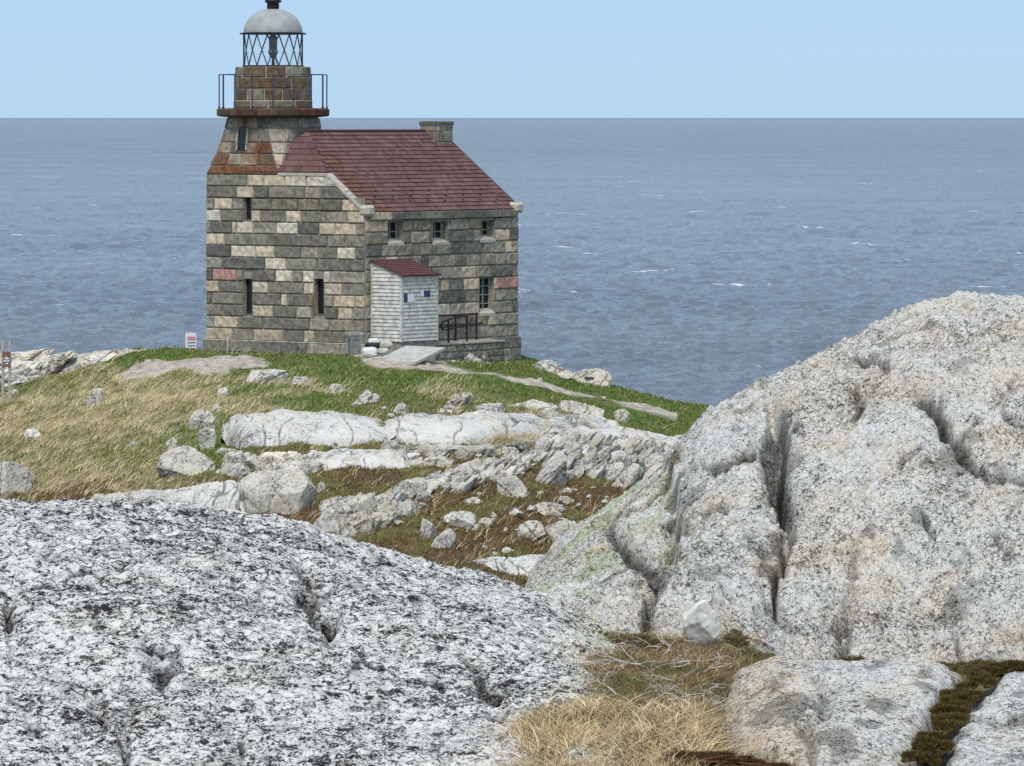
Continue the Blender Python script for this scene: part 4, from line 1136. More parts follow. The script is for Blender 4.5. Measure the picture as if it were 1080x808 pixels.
def stone_geo(w, d, h, seed, lvl=4, angular=0.5, lean=0.0, strat=0.0, rz=0.0, cuts=None, joints=True):
    """one weathered stone, base centre at origin; about a third of it below z=0"""
    V, Fc = ICO[lvl]; V = V.copy(); rs = np.random.default_rng(seed)
    V = np.sign(V) * np.abs(V) ** (1 - 0.28 * angular)
    V /= np.maximum(1e-6, (np.abs(V) ** 2.6).sum(1) ** (1 / 2.6))[:, None]
    if cuts is not None: V = np.sign(V) * np.abs(V) ** .5; V /= np.maximum(1e-6, (np.abs(V) ** 7).sum(1) ** (1 / 7))[:, None]
    for _ in range(int(6 + 9 * angular) if cuts is None else cuts):
        n = rs.normal(size=3); n[2] = n[2] * 0.8 + 0.2; n /= np.linalg.norm(n); dd = rs.uniform(.50, .88)
        k = V @ n; over = np.maximum(k - dd, 0); V = V - over[:, None] * n * 0.94
    o = rs.uniform(0, 100)
    V = V + (0.06 * fbm(V[:, 0] * 1.2 + o, V[:, 1] * 1.2, V[:, 2] * 1.2, 3))[:, None] * V
    mn, mx_ = V.min(0), V.max(0)
    V = (V - (mn + mx_) / 2) / ((mx_ - mn) / 2)
    # V z in [-1,1]: scale so that -0.35..1 shows the height h
    zz = (V[:, 2] + 0.25) / 1.25
    X, Y, Z = V[:, 0] * w / 2, V[:, 1] * d / 2, zz * h
    X = X + lean * Z
    s = max(w, d, h)
    # joints and weathering in metres
    jn = np.zeros_like(X)
    wob = 0.10 * s * fbm(X * 2 / max(s, .3) + o, Y * 2, Z * 2, 3)
    for _ in range(2 + (s > .8) * 2):
        n_ = rs.normal(size=3); n_[1] *= .3; n_ /= np.linalg.norm(n_); q_ = X * n_[0] + Y * n_[1] + Z * n_[2] - rs.uniform(-.3, .5) * s * .6 + wob
        jn = np.maximum(jn, np.exp(-(q_ / min(0.012 + .014 * min(1, s), .035 * s)) ** 2))
    nn = fbm(X * 3 + o, Y * 3, Z * 3, 4) * 0.032 * min(1, s) + fbm(X * 14 + o, Y * 14, Z * 14, 2) * 0.012 * min(1, s * 2)
    if strat:
        q = (X * math.cos(1.0) - Z * math.sin(1.0)) * 5.5 / 1 + 1.6 * fbm(X * .9 + o, Y * .6, Z * .9, 3); st = np.abs((q % 1) - .5) * 2
        nn = nn + (st ** .6 - .6) * 0.07 * strat * min(1, s)
    jn = jn * (1.0 if joints else 0.0)
    nn = nn - jn * 0.05 * min(1, s)
    Nn = V / np.linalg.norm(V, axis=1)[:, None]
    X, Y, Z = X + nn * Nn[:, 0], Y + nn * Nn[:, 1], Z + nn * Nn[:, 2]
    c_, s_ = math.cos(rz), math.sin(rz)
    col = np.ones((len(X), 3)) * rs.uniform(.88, 1.06) * (1 - 0.5 * (jn > .6))[:, None]
    tint = rs.uniform(0, 1); col = col * np.array((1, 1 - .05 * tint, 1 - .14 * tint))
    return np.stack([X * c_ - Y * s_, X * s_ + Y * c_, Z], 1), Fc, col
def place_box(x0, y0, x1, y1, dk=0.8, Yfix=None):
    cx = (x0 + x1) / 2
    Y = Yfix or Yof(cx, y1 - 0.12 * (y1 - y0)); s = F / Y
    w_, h_ = (x1 - x0) / s, (y1 - y0) / s * 0.98
    d_ = max(w_, h_) * dk if max(w_, h_) < 1.5 else w_ * dk
    X = (cx - CX) / F * (Y + d_ * .45); Yc = Y + d_ * 0.45
    zb = CAMZ - (y1 - HY) / F * Y
    return X, Yc, zb - .06 * min(h_, .6), w_, d_, h_
SEED = [100]
def stone(x0, y0, x1, y1, label, name="boulder", cat="boulder", group=None, dk=0.8, **k):
    SEED[0] += 1
    X, Y, zb, w_, d_, h_ = place_box(x0, y0, x1, y1, dk, k.pop('Yfix', None))
    sz = (x1 - x0)
    lvl = 5 if sz > 60 else 4 if sz > 18 else 3
    V, Fc, c = stone_geo(w_, d_, h_, SEED[0] + k.pop('seed', 0), lvl, **k)
    o = mesh_np(name, V, Fc, k.get('mat', M['rock_mid']), col=c, smooth=(lvl >= 5))
    o.location = (X, Y, zb)
    tag(o, label, cat, group)
    return o

def sv(*a, **k): return stone(*a, **k)
# named stones, nearest first
sv(249, 496, 334, 549, "large rounded grey boulder standing above the dark gap, biggest of the hillside boulders", dk=.8, angular=.55, seed=3)
sv(345, 521, 400, 562, "wedge-shaped grey boulder just right of the largest hillside boulder", angular=.7, seed=1)
sv(240, 528, 280, 545, "low grey stone tucked under the left of the largest boulder", name="stone", cat="stone", angular=.4)
sv(375, 540, 405, 560, "slim grey stone leaning against the right of the wedge-shaped boulder", name="stone", cat="stone", angular=.7, lean=.5)
sv(330, 507, 346, 528, "small upright stone against the right shoulder of the largest boulder", name="stone", cat="stone", angular=.4)
sv(165, 470, 231, 506, "domed grey boulder with a dark split underneath, at the foot of the grass slope", angular=.5, strat=.15)
sv(228, 474, 260, 500, "pale stone wedged directly right of the domed boulder", name="stone", cat="stone", angular=.6)
sv(258, 481, 284, 497, "blocky stone behind the largest boulder, left of its pair", name="stone", cat="stone", angular=.7)
sv(283, 481, 300, 497, "rounded stone behind the largest boulder, right of its pair", name="stone", cat="stone", angular=.5)
sv(319, 476, 362, 494, "flat-topped stone below the long white slab", name="stone", cat="stone", angular=.7)
sv(362, 475, 418, 493, "low smooth pale stone right of the flat-topped stone", name="stone", cat="stone", angular=.4)
sv(296, 486, 345, 503, "low cracked stone just above the largest boulder", name="stone", cat="stone", angular=.6)
sv(198, 430, 228, 455, "pale three-cornered stone in the green grass", name="stone", cat="stone", angular=.9)
sv(209, 451, 228, 470, "small blocky stone just below the three-cornered stone", name="stone", cat="stone", angular=.7, cuts=3)
sv(233, 445, 250, 462, "stone at the left tip of the long white slab", name="stone", cat="stone", angular=.6)
sv(90, 408, 107, 431, "upright squared pale stone standing alone in the dry grass", name="stone", cat="stone", angular=.95, dk=.5, lean=.12, cuts=2)
sv(25, 451, 47, 464, "white oval stone lying in the grass on the far left", name="stone", cat="stone", angular=.25)
sv(174, 461, 189, 471, "small white stone on bright green turf above the domed boulder", name="stone", cat="stone", angular=.7)
sv(-8, 484, 36, 524, "pale fractured rock cut off by the left edge of the photo", angular=.6, strat=.25)
sv(260, 389, 304, 407, "flat white rock on the grass crest below the tower", name="rock", cat="rock", angular=.7)
sv(302, 396, 328, 411, "cracked white rock touching the right end of the flat white rock", name="rock", cat="rock", angular=.7, strat=.8)
sv(346, 404, 364, 418, "single white stone in green grass below the pedestal", name="stone", cat="stone", angular=.8)
sv(370, 410, 402, 429, "fissured white rock in green grass below the porch", name="rock", cat="rock", angular=.6, strat=.9)
sv(434, 480, 478, 497, "grey rounded rock lying on straw coloured heath right of centre", name="rock", cat="rock", angular=.5)
sv(524, 500, 559, 528, "flat-faced pointed pale boulder in front of the jagged ridge", angular=.9)
sv(556, 478, 596, 516, "tall pale leaning boulder set in the jagged ridge", angular=.7, lean=.5)
sv(638, 488, 676, 522, "brownish blocky boulder at the right foot of the jagged ridge", angular=.7, lean=.2)
sv(440, 545, 459, 579, "upright narrow stone above the lichen dome, left of a leaning pair", name="stone", cat="stone", angular=.9, lean=.15, dk=.6)
sv(449, 556, 477, 584, "leaning narrow stone above the lichen dome, right of a leaning pair", name="stone", cat="stone", angular=.9, lean=.55, dk=.6)
sv(467, 539, 505, 562, "rounded pale boulder on brown heath above the leaning pair", angular=.5)
sv(485, 524, 512, 536, "flat pale stone on brown heath left of the pointed boulder", name="stone", cat="stone", angular=.7)
sv(546, 548, 577, 566, "flat pale stone on dark heath near the right rock mass", name="stone", cat="stone", angular=.6)
sv(575, 548, 618, 570, "pale slabby stone beside the edge of the right rock mass", name="stone", cat="stone", angular=.5)
sv(563, 529, 597, 541, "thin tilted white stone on dark heath", name="stone", cat="stone", angular=.8)
sv(647, 431, 664, 442, "white round stone beside the gravel track on the right", name="stone", cat="stone", angular=.3)
sv(669, 455, 702, 474, "squared grey boulder beneath the right end of the green bank", angular=.85, cuts=3)
sv(700, 458, 742, 476, "low grey boulder where the green bank meets the right rock mass", angular=.6)
sv(468, 412, 500, 430, "pointed white rock below the gravel track", name="rock", cat="rock", angular=.9)
sv(455, 426, 488, 440, "pale lumpy rock left of and below the pointed white rock", name="rock", cat="rock", angular=.6)
sv(500, 425, 534, 438, "pale lumpy rock right of and below the pointed white rock", name="rock", cat="rock", angular=.6)
sv(411, 424, 432, 440, "bluish grey block at the head of the white slabs", name="rock", cat="rock", angular=.8)
sv(533, 421, 592, 436, "long smooth white slab below the track, left of two", name="rock_slab", cat="rock slab", angular=.5, dk=.6)
sv(588, 421, 638, 439, "long smooth white slab below the track, right of two", name="rock_slab", cat="rock slab", angular=.5, dk=.6)
sv(565, 433, 605, 445, "flat broken white slab in front of the two smooth slabs", name="rock_slab", cat="rock slab", angular=.7)
sv(722 - 0, 466, 724 + 8, 474, "tiny grey stone wedged beside the right rock mass", name="stone", cat="stone")
sv(560, 378, 604, 398, "low grey shelf of bare rock on the far bank right of the lighthouse", name="rock_slab", cat="rock slab", angular=.5, strat=.5)
sv(600, 388, 645, 406, "dull brown grey rock sloping down to the sea on the far bank", name="rock_slab", cat="rock slab", angular=.4)
# the small pale stone in the foreground hollow
Yp = 23.2
V, Fc, c = stone_geo(.165, .14, .125, 571, 4, .8, joints=False); c = np.ones_like(c) * 1.15
M['quartz'] = simple_mat("white_quartz", (0.62, 0.61, 0.57), 0.9, 0, 0.22, 30, 0.5)
o = mesh_np("stone", V, Fc, M['quartz'], col=c * 1.3, smooth=True); p = P3(740, 662, Yp); o.location = p
tag(o, "fist-sized white stone sitting in the grassy hollow against the right rock mass", "stone")

# long whale-backed slabs and outcrops: several joined ledges in one rock
def profile_rock(name, label, crest, base, mat, depth, Yb=None, strat=0.0, seed=0, cat="rock slab", round_=0.55, tone=1.0):
    """crest: rows of the top edge per column, base: rows of the foot; real depth behind the foot"""
    xs = [c[0] for c in crest]; x0, x1 = xs[0], xs[-1]
    n = int((x1 - x0) / 0.9); m = 70
    P = np.linspace(x0, x1, n); pc = np.interp(P, xs, [c[1] for c in crest]); pb = np.interp(P, [b[0] for b in base], [b[1] for b in base])
    Yf = np.interp(P, np.linspace(x0, x1, 9), [Yof(q, np.interp(q, [b[0] for b in base], [b[1] for b in base])) for q in np.linspace(x0, x1, 9)]) if Yb is None else np.full(n, Yb, float)
    Yf = np.convolve(np.pad(Yf, 15, mode='edge'), np.ones(31) / 31, mode='valid')
    tz = np.linspace(-0.30, 1.6, m)
    Tt, Pp = np.meshgrid(tz, P, indexing='ij'); Yr = Yf[None, :] + depth * np.where(Tt > 0, Tt, Tt * 0.12)
    crest_z = CAMZ - (pc - HY) / F * (Yf + depth * .8); foot_z = CAMZ - (pb - HY) / F * Yf
    e = np.clip(np.minimum(P - x0, x1 - P) / 10.0, 0, 1) ** .5
    crest_z = foot_z - .25 + (crest_z - foot_z + .25) * e
    s = np.where(Tt < 0, Tt * 1.6, np.where(Tt < .8, np.sin(np.clip(Tt / .8, 0, 1) * math.pi / 2) ** round_, np.cos(np.clip((Tt - .8) / .8, 0, 1) * math.pi / 2) ** .7))
    Z = foot_z[None, :] + (crest_z - foot_z)[None, :] * s
    X = (Pp - CX) / F * Yr
    o = seed * 7.7
    rel = np.clip(s, 0, 1)
    Z = Z + rel * (0.10 * fbm(X * .8 + o, Yr * .5, o, 4) + 0.03 * (ridged(X * 2.4 + Z * 2 + o, Yr * 1.2, o, 3) - 1.2))
    q = (X * 1.0 - Z * 1.1 - Yr * .25) * 1.5 + 0.9 * fbm(X * .9 + o, Yr * .7, Z, 3)
    saw = (q % 1.0)
    if strat:
        Z = Z + rel * strat * (saw - .5) * .26; X = X + strat * .05 * np.sin(q * 6.28)
    rj = np.random.default_rng(seed + 70); jn = np.zeros_like(X); wob = .35 * fbm(X * .9 + o, Yr * .4, o, 4)
    for _ in range(5):
        a_ = rj.uniform(-1.2, 1.2); q_ = X * math.cos(a_) + (Yr - Yr.mean()) * math.sin(a_) * .5 - Z * .5 * math.sin(a_ * 3) ; q_ = q_ - np.quantile(q_, rj.uniform(.1, .9)) + wob
        jn = np.maximum(jn, np.exp(-(q_ / .03) ** 2))
    Z = Z - jn * .09 * rel
    c = np.ones((X.size, 3)) * tone; c *= (1 - .6 * (jn.ravel() > .5))[:, None]
    if strat: c *= (1 - .55 * strat * sstep(.88, .98, saw.ravel()) )[:, None]
    ob = mesh_np(name, np.stack([X.ravel(), Yr.ravel(), Z.ravel()], 1), grid_faces(m, n), mat, col=c, smooth=True)
    tag(ob, label, cat); return ob
profile_rock("rock_slab", "long smooth white slab like a whale back across the middle of the slope", [(233, 452), (243, 440), (252, 436), (300, 434), (350, 434), (385, 439), (405, 447), (418, 456)], [(233, 462), (255, 474), (290, 474), (330, 466), (380, 466), (418, 462)], M['rock_mid'], 4.0, seed=1)
profile_rock("rock_slab", "bright sloping slab right of the whale-backed slab, mottled dark below", [(396, 448), (408, 442), (430, 436), (470, 440), (500, 434), (540, 436), (575, 443), (590, 450)], [(396, 460), (440, 466), (475, 470), (510, 468), (540, 462), (590, 456)], M['rock_mid'], 4.0, seed=2)
profile_rock("rock_slab", "long low pale slab along the lower left, just behind the lichen dome", [(74, 524), (84, 518), (130, 519), (170, 518), (215, 512), (240, 512), (262, 518)], [(74, 536), (262, 552)], M['rock_mid'], 4.0, seed=3)
profile_rock("rock_ledge", "grey ledge between the long low slab and the largest boulder", [(196, 520), (210, 512), (240, 506), (262, 510)], [(196, 545), (262, 550)], M['rock_mid'], 1.6, seed=4, cat="rock ledge")

profile_rock("rock_slab", "pale flat-topped ledge running back from the jagged ridge to the green bank", [(556, 474), (575, 460), (600, 452), (650, 450), (690, 457), (735, 466), (752, 474)], [(556, 486), (640, 478), (752, 490)], M['rock_mid'], 3.5, seed=11)
profile_rock("rock_slab", "smooth pale ledge between the whale-backed slab and the middle ridge", [(318, 486), (335, 477), (370, 474), (410, 473), (436, 480)], [(318, 496), (436, 496)], M['rock_mid'], 2.5, seed=14)
profile_rock("rock_slab", "pale rounded ledge at the right end of the sloping slabs", [(560, 449), (580, 441), (615, 438), (648, 446), (660, 452)], [(560, 458), (660, 460)], M['rock_mid'], 2.5, seed=15)
profile_rock("rock_slab", "flat bare ledge low on the dark heath at the edge of the right rock mass", [(488, 598), (520, 588), (560, 584), (600, 590)], [(488, 606), (600, 612)], M['rock_mid'], 2.0, seed=16)
# jagged ridges: leaning shards of one outcrop
def ridge(name, label, spec, n, seed, lean=.7, cat="rock outcrop", ww=(10, 26), hh=(8, 20), strat=.6, Yfix=None, tone=1.0):
    """spec: polygon-ish list of (px, row_top, row_bottom); n shards spread through it"""
    rs = np.random.default_rng(seed); Vs_, Fs_, Cs_, k = [], [], [], 0
    xs = [s[0] for s in spec]
    for i in range(n):
        px = rs.uniform(xs[0], xs[-1]); yt = np.interp(px, xs, [s[1] for s in spec]); yb = np.interp(px, xs, [s[2] for s in spec])
        h_ = rs.uniform(*hh); wv = rs.uniform(*ww)
        bot = yt + h_ + (yb - yt - h_) * (i / n) if yb - yt > h_ else yb
        if bot - h_ < yt: h_ = max(4, bot - yt)
        X, Y, zb, w_, d_, hm = place_box(px - wv / 2, bot - h_, px + wv / 2, bot, .9, None if Yfix is None else Yfix + rs.uniform(-3, 3))
        V, Fc, c = stone_geo(w_, d_ * 1.1, hm, seed * 100 + i, 4 if wv > 16 else 3, .9, lean=lean * rs.uniform(.5, 1.2), strat=strat)
        Vs_.append(V + np.array((X, Y, zb - .08))); Fs_.append(Fc + k); Cs_.append(c * tone * rs.uniform(.8, 1.15)); k += len(V)
    Cc = np.concatenate(Cs_)
    o = mesh_np(name, np.concatenate(Vs_), np.concatenate(Fs_), M['rock_mid'], col=Cc, smooth=False)
    tag(o, label, cat); return o
ridge("rock_ridge", "jagged ridge of leaning grey shards on the right, in front of the green bank", [(560, 458, 490), (580, 450, 508), (620, 447, 514), (660, 453, 518), (690, 462, 514), (735, 468, 500)], 210, 3, ww=(11, 30), hh=(13, 34), lean=.95, tone=.9)
ridge("rock_ridge", "jagged low ridge of broken shards in the middle of the slope", [(424, 512, 526), (440, 498, 532), (470, 486, 528), (510, 476, 516), (545, 472, 502), (568, 468, 492)], 175, 4, ww=(9, 22), hh=(10, 24), lean=.8, tone=.92)
ridge("rock_ridge", "slanting grooved white sea rocks beyond the grass at the far left", [(-120, 366, 430), (0, 366, 412), (20, 364, 410), (50, 366, 408), (75, 369, 402), (95, 366, 396), (120, 363, 386), (140, 372, 380)], 190, 6, ww=(16, 44), hh=(9, 24), lean=1.5, Yfix=188, cat="sea rock")
ridge("rock_ledge", "broken stone ledge along the top of the jagged ridge", [(590, 446, 458), (640, 447, 460), (672, 453, 464)], 26, 6, ww=(16, 34), hh=(7, 12), lean=.3)
ridge("rock_ledge", "weathered ledges mottled dark beneath the bright sloping slab", [(398, 458, 474), (440, 462, 482), (480, 466, 486), (530, 462, 480), (590, 452, 466)], 46, 8, ww=(16, 38), hh=(8, 17), lean=.3, tone=.85)
ridge("rock_ledge", "packed blocks and ledges filling the space between the largest boulder and the whale-backed slab", [(232, 466, 506), (270, 474, 500), (330, 470, 508), (380, 470, 496), (430, 472, 492)], 95, 9, ww=(14, 40), hh=(9, 22), lean=.25)
ridge("rock_ledge", "grey broken rock around the foot of the wedge-shaped boulder", [(330, 525, 565), (370, 512, 570), (410, 503, 560), (440, 500, 540)], 80, 10, ww=(16, 34), hh=(12, 28), lean=.5, tone=.85)

# scattered small stones: nothing tells these apart
rs = np.random.default_rng(11)
areas = [((500, 640), (515, 585), 40, "small pale stone, one of many on the dark heath beside the right rock mass", "stones scattered on the dark heath"),
         ((400, 480), (424, 445), 16, "small pale stone, one of many along the head of the white slabs", "stones along the head of the slabs"),
         ((250, 420), (466, 500), 26, "small grey stone, one of many below the whale-backed slab", "stones in the boulder field"),
         ((420, 640), (446, 480), 26, "small pale stone, one of many on the straw heath right of the slabs", "stones on the straw heath"),
         ((10, 240), (400, 500), 9, "small pale stone, one of a few dotted over the grass slope on the left", "stones dotted over the grass slope"),
         ((450, 640), (384, 425), 14, "small pale stone, one of several near the gravel track", "stones near the gravel track"),
         ((458, 520), (372, 384), 16, "small rubble stone, one of many heaped by the foot of the landing", "rubble by the landing")]
for (xa, xb), (ya, yb), n, lab, grp in areas:
    for i in range(n):
        x = rs.uniform(xa, xb); y = rs.uniform(ya, yb); s = rs.choice([5, 6, 8, 11, 15], p=[.25, .25, .2, .2, .1]) * (0.75 if ya < 385 else 1)
        sv(x - s / 2, y - s * rs.uniform(.35, .6), x + s / 2, y, lab, name="stone", cat="stone", group=grp, angular=.6)
sv(478, 374, 505, 381, "flat white stone in the grass below the landing", name="stone", cat="stone", angular=.6)

# sacks by the corner
def sack(x0, y0, x1, y1, lab, mat, Y, seed, rz=0.0):
    s = F / Y; V, Fc = ICO[3]; V = V.copy(); w_, h_ = (x1 - x0) / s, (y1 - y0) / s
    V = np.sign(V) * np.abs(V) ** .7; V = V * np.array((w_ / 2, w_ / 2.6, h_ / 2)) + (0.05 * fbm(V[:, 0] * 1.5 + seed, V[:, 1] * 1.5, V[:, 2] * 1.5, 3))[:, None] * V * min(w_, .5)
    o = mesh_np("sack", V, Fc, mat, smooth=True); o.location = P3((x0 + x1) / 2, (y0 + y1) / 2, Y); o.rotation_euler = (0, 0, rz)
    tag(o, lab, "sack")
sack(382, 366, 398, 377.5, "plump white sack in front, beside the stone pedestal", M['fabric_white'], 178.6, 1)
sack(385, 361, 400, 369, "black sack between the pedestal and the porch", M['fabric_dark'], 179.4, 2)
sack(388, 357, 400, 363, "white sack lying on top of the black one", M['fabric_white'], 179.5, 3)
sack(399, 360, 414, 368, "pale grey sack flattened against the porch foot", M['pale_stone'], 179.6, 4)
sack(398, 367, 410, 374, "dull grey sack at the head of the ramp slab", M['concrete'], 178.8, 5)
# white pipe on the plinth
m = MB(); yy = uL(243.5); m.tube([(-.17, yy, -.55), (-.17, yy, .02), (-.15, yy - .01, .08)], .03, 6); m.build("drain_pipe", M['white'], LH)

# warning sign left of the lighthouse
Ys = 186.5; sg = empty("warning_sign", P3(201, 376, Ys)); tag(sg, "small white notice with a pink heading on a thin post left of the lighthouse", "sign")
bz = P3(201, 376, Ys)[2]
def sbox(name, xa, ya, xb, yb, d0, d1, mat, par, X0=201):
    m = MB(); k = Ys / F
    m.box(((xa - X0) * k, d0, (376 - yb) * k), ((xb - X0) * k, d1, (376 - ya) * k)); return m.build(name, mat, par)
sbox("post", 200, 350, 202, 378, 0.03, 0.08, M['white'], sg)
bd = sbox("board", 195.6, 351, 207, 371, 0.0, 0.025, M['sign_white'], sg)
sbox("heading", 197.5, 355, 206, 359, -.006, -.001, M['sign_pink'], bd)
for yy in (361, 364.2, 367.2): sbox("text_line", 197.8, yy, 205.8, yy + 1.0, -.006, -.001, M['sign_blue'], bd)
# two wooden posts with plates at the far left
Yw = 171.5
ws = empty("trail_sign", P3(6, 414, Yw)); tag(ws, "pair of grey wooden posts carrying brown and slate sign plates at the left edge", "sign")
kk = Yw / F
for x in (1.5, 8.6):
    m = MB(); m.box(((x - 6) * kk, 0, -.3), ((x + 3 - 6) * kk, .09, (54) * kk), (1, 1, 1), .008); m.build("post", M['wood'], ws)
for (a, b, mt) in ((371, 376.5, 'sign_brown'), (379, 382.5, 'sign_grey'), (384, 387, 'sign_brown')):
    m = MB(); m.box((-3.4 * kk, -.03, (414 - b) * kk), (5.0 * kk, -.002, (414 - a) * kk), (1, 1, 1), .004); m.build("plate", M[mt], ws)
m = MB(); m.box((-2.6 * kk, -.036, (414 - 381.4) * kk), (4.2 * kk, -.031, (414 - 380.2) * kk)); m.build("text_line", M['sign_white'], ws)
sv(5, 410, 20, 417, "white stone at the foot of the wooden sign posts", name="stone", cat="stone")

# ------------------------------------------------------------------ vegetation
def blades(name, base, length, width, lean, col, mat, segs=3, seed=0, curl=.5, label=None):
    """curved tapering ribbons; base (n,3), lean (n,2) horizontal lean as fraction of length"""
    n = len(base); rs_ = np.random.default_rng(seed)
    t = np.linspace(0, 1, segs + 1)
    ang = rs_.uniform(-.6, .6, n); side = np.stack([np.cos(ang), np.sin(ang), np.zeros(n)], 1)
    V = np.zeros((n, segs + 1, 2, 3))
    for j, tj_ in enumerate(t):
        up = length * (tj_ * (1 - curl * tj_ * 0.5) )
        horiz = lean * (length * tj_ ** 1.6)[:, None]
        c = base + np.concatenate([horiz, up[:, None]], 1)
        wd = (width * (1 - tj_ * .85) / 2)[:, None]
        V[:, j, 0] = c - side * wd; V[:, j, 1] = c + side * wd
    idx = np.arange(n)[:, None] * (2 * (segs + 1)) + np.arange(segs)[None, :] * 2
    idx = idx.ravel(); Fq = np.stack([idx, idx + 1, idx + 3, idx + 2], 1)
    C = np.repeat(col, 2 * (segs + 1), axis=0)
    return V.reshape(-1, 3), Fq, C
def hill_grass():
    rs_ = np.random.default_rng(21); n = 300000
    Y = rs_.uniform(128, 191, n); P = rs_.uniform(-80, 860, n); X = (P - CX) / F * Y
    px, py, g, s, b, gv, n1, n2 = cover(X, Y, None)
    keep = (rs_.random(n) > gv * 1.3) & ~((np.abs(X + 5.4) < 0) )
    keep &= path_d(px, py - 3.5, PATH) > 5.0 * (0.55 + 0.45 * sstep(720, 430, px))
    # keep off the building's footprint
    r = math.radians(90) - A; lx = (X - XN) * math.cos(r) + (Y - YN) * math.sin(r); ly = -(X - XN) * math.sin(r) + (Y - YN) * math.cos(r)
    keep &= ~((lx > -.2) & (lx < LN + .2) & (ly > -1.6) & (ly < W + .2))
    X, Y, px, py, g, s, b, n1, n2 = [q[keep] for q in (X, Y, px, py, g, s, b, n1, n2)]; n = len(X)
    Z = ground_z(X, Y)
    u = rs_.random(n); tuft = np.clip(.5 + noise(X * 1.6, Y * 1.1, 6.0) * 1.2, 0, 1)
    isst = u < np.clip(s * .78 + .02 - g * .45, .01, .92) * np.clip(.25 + 1.3 * tuft, 0, 1.25); isb = (~isst) & (rs_.random(n) < b * .95); isg = ~(isst | isb)
    Lh = np.where(isst, rs_.uniform(.12, .42, n) * (.4 + .7 * tuft), np.where(isb, rs_.uniform(.04, .14, n), rs_.uniform(.05, .15, n)))
    wd = np.where(isst, rs_.uniform(.010, .026, n), rs_.uniform(.014, .03, n))
    col = np.where(isst[:, None], np.array((.66, .55, .34)) * rs_.uniform(.5, 1.2, n)[:, None], np.where(isb[:, None], np.array((.13, .088, .038)) * rs_.uniform(.25, 1.5, n)[:, None], np.array((.085, .132, .026)) * rs_.uniform(.45, 1.5, n)[:, None]))
    oliv = isb & (n1 > .15); col[oliv] = np.array((.18, .165, .05)) * rs_.uniform(.5, 1.4, oliv.sum())[:, None]
    yl = isg & (rs_.random(n) < .30 + .3 * s); col[yl] = np.array((.25, .26, .08)) * rs_.uniform(.6, 1.3, yl.sum())[:, None]
    fl = .9 + .6 * noise(X * .5, Y * .3, 9.0)
    lean = np.stack([np.where(isst, fl + rs_.normal(0, .35, n), rs_.normal(.1, .35, n)), rs_.normal(0, .4, n)], 1)
    return blades("g", np.stack([X, Y, Z - .01], 1), Lh, wd, lean, col, None, 2, 1)
V, Fq, C = hill_grass()
tag(mesh_np("grass", V, Fq, M['blade'], col=C), "straw, green and brown grass and heath covering the slope", "grass", kind='stuff')

def near_z(X, Y): return ground_z(X, Y)
def hollow_grass():
    rs_ = np.random.default_rng(31); out = []; k = 0
    Vs_, Fs_, Cs_ = [], [], []
    def batch(n, xr, yr, Lr, wr_, col, lean, jit, curl, tuftk=0, seg=5):
        nonlocal k
        P = rs_.uniform(*xr, n); Y = rs_.uniform(*yr, n); X = (P - CX) / F * Y
        if tuftk:
            cxs = rs_.uniform(*xr, tuftk); cys = rs_.uniform(*yr, tuftk); i = rs_.integers(0, tuftk, n)
            Y = cys[i] + rs_.normal(0, .06, n); X = (cxs[i] - CX) / F * cys[i] + rs_.normal(0, .045, n)
        Z = near_z(X, Y) - .01; L_ = rs_.uniform(*Lr, n); wd = rs_.uniform(*wr_, n)
        ln = np.stack([rs_.normal(lean, jit, n), rs_.normal(0, jit, n)], 1)
        cc = np.array(col) * rs_.uniform(.5, 1.25, n)[:, None]
        V, Fq, C = blades("x", np.stack([X, Y, Z], 1), L_, wd, ln, cc, None, seg, int(k) + 5, curl)
        Vs_.append(V); Fs_.append(Fq + k); Cs_.append(C); k += len(V)
    batch(6500, (520, 790), (18.6, 20.3), (.05, .15), (.0016, .0042), (.58, .44, .25), .15, .8, .8, 120)
    batch(4500, (530, 790), (18.6, 21.2), (.02, .06), (.0018, .004), (.16, .115, .06), 0, .8, .6, 70)
    batch(1500, (530, 780), (18.8, 20.4), (.07, .20), (.002, .005), (.76, .62, .40), .1, 1.4, 1.2, 60)
    batch(3500, (530, 790), (18.9, 20.8), (.02, .06), (.002, .005), (.085, .055, .03), 0, .9, .6, 90)
    batch(1200, (560, 760), (19.0, 20.8), (.03, .09), (.0018, .004), (.14, .16, .045), 0, .9, .6, 30)
    batch(7000, (570, 800), (20.3, 23.6), (.02, .07), (.002, .0045), (.20, .14, .07), 0, .9, .7, 260)
    batch(3000, (600, 830), (20.5, 24.2), (.03, .09), (.0018, .004), (.44, .31, .16), .1, 1.0, .9, 160)
    batch(3500, (640, 720), (20.2, 22.6), (.015, .05), (.0015, .003), (.10, .12, .03), 0, .8, .6, 60)
    batch(4200, (770, 870), (23.0, 24.6), (.02, .07), (.0018, .0035), (.12, .12, .045), 0, .8, .6, 120)
    batch(2500, (640, 740), (22.8, 24.6), (.02, .05), (.0018, .0035), (.16, .13, .04), 0, .8, .6, 90)
    batch(5000, (820, 1100), (23.4, 24.5), (.015, .05), (.0018, .0035), (.14, .105, .045), 0, .8, .6, 160)
    batch(3500, (520, 640), (17.6, 19.5), (.03, .08), (.0015, .003), (.20, .15, .07), 0, .8, .7, 100)
    batch(6000, (690, 830), (17.0, 18.9), (.01, .035), (.0016, .004), (.115, .045, .018), 0, .7, .5, 200, 3)
    return np.concatenate(Vs_), np.concatenate(Fs_), np.concatenate(Cs_)
V, Fq, C = hollow_grass()
tag(mesh_np("dry_grass", V, Fq, M['blade'], col=C), "dry straw and low heather filling the hollow between the near rocks", "grass", kind='stuff')

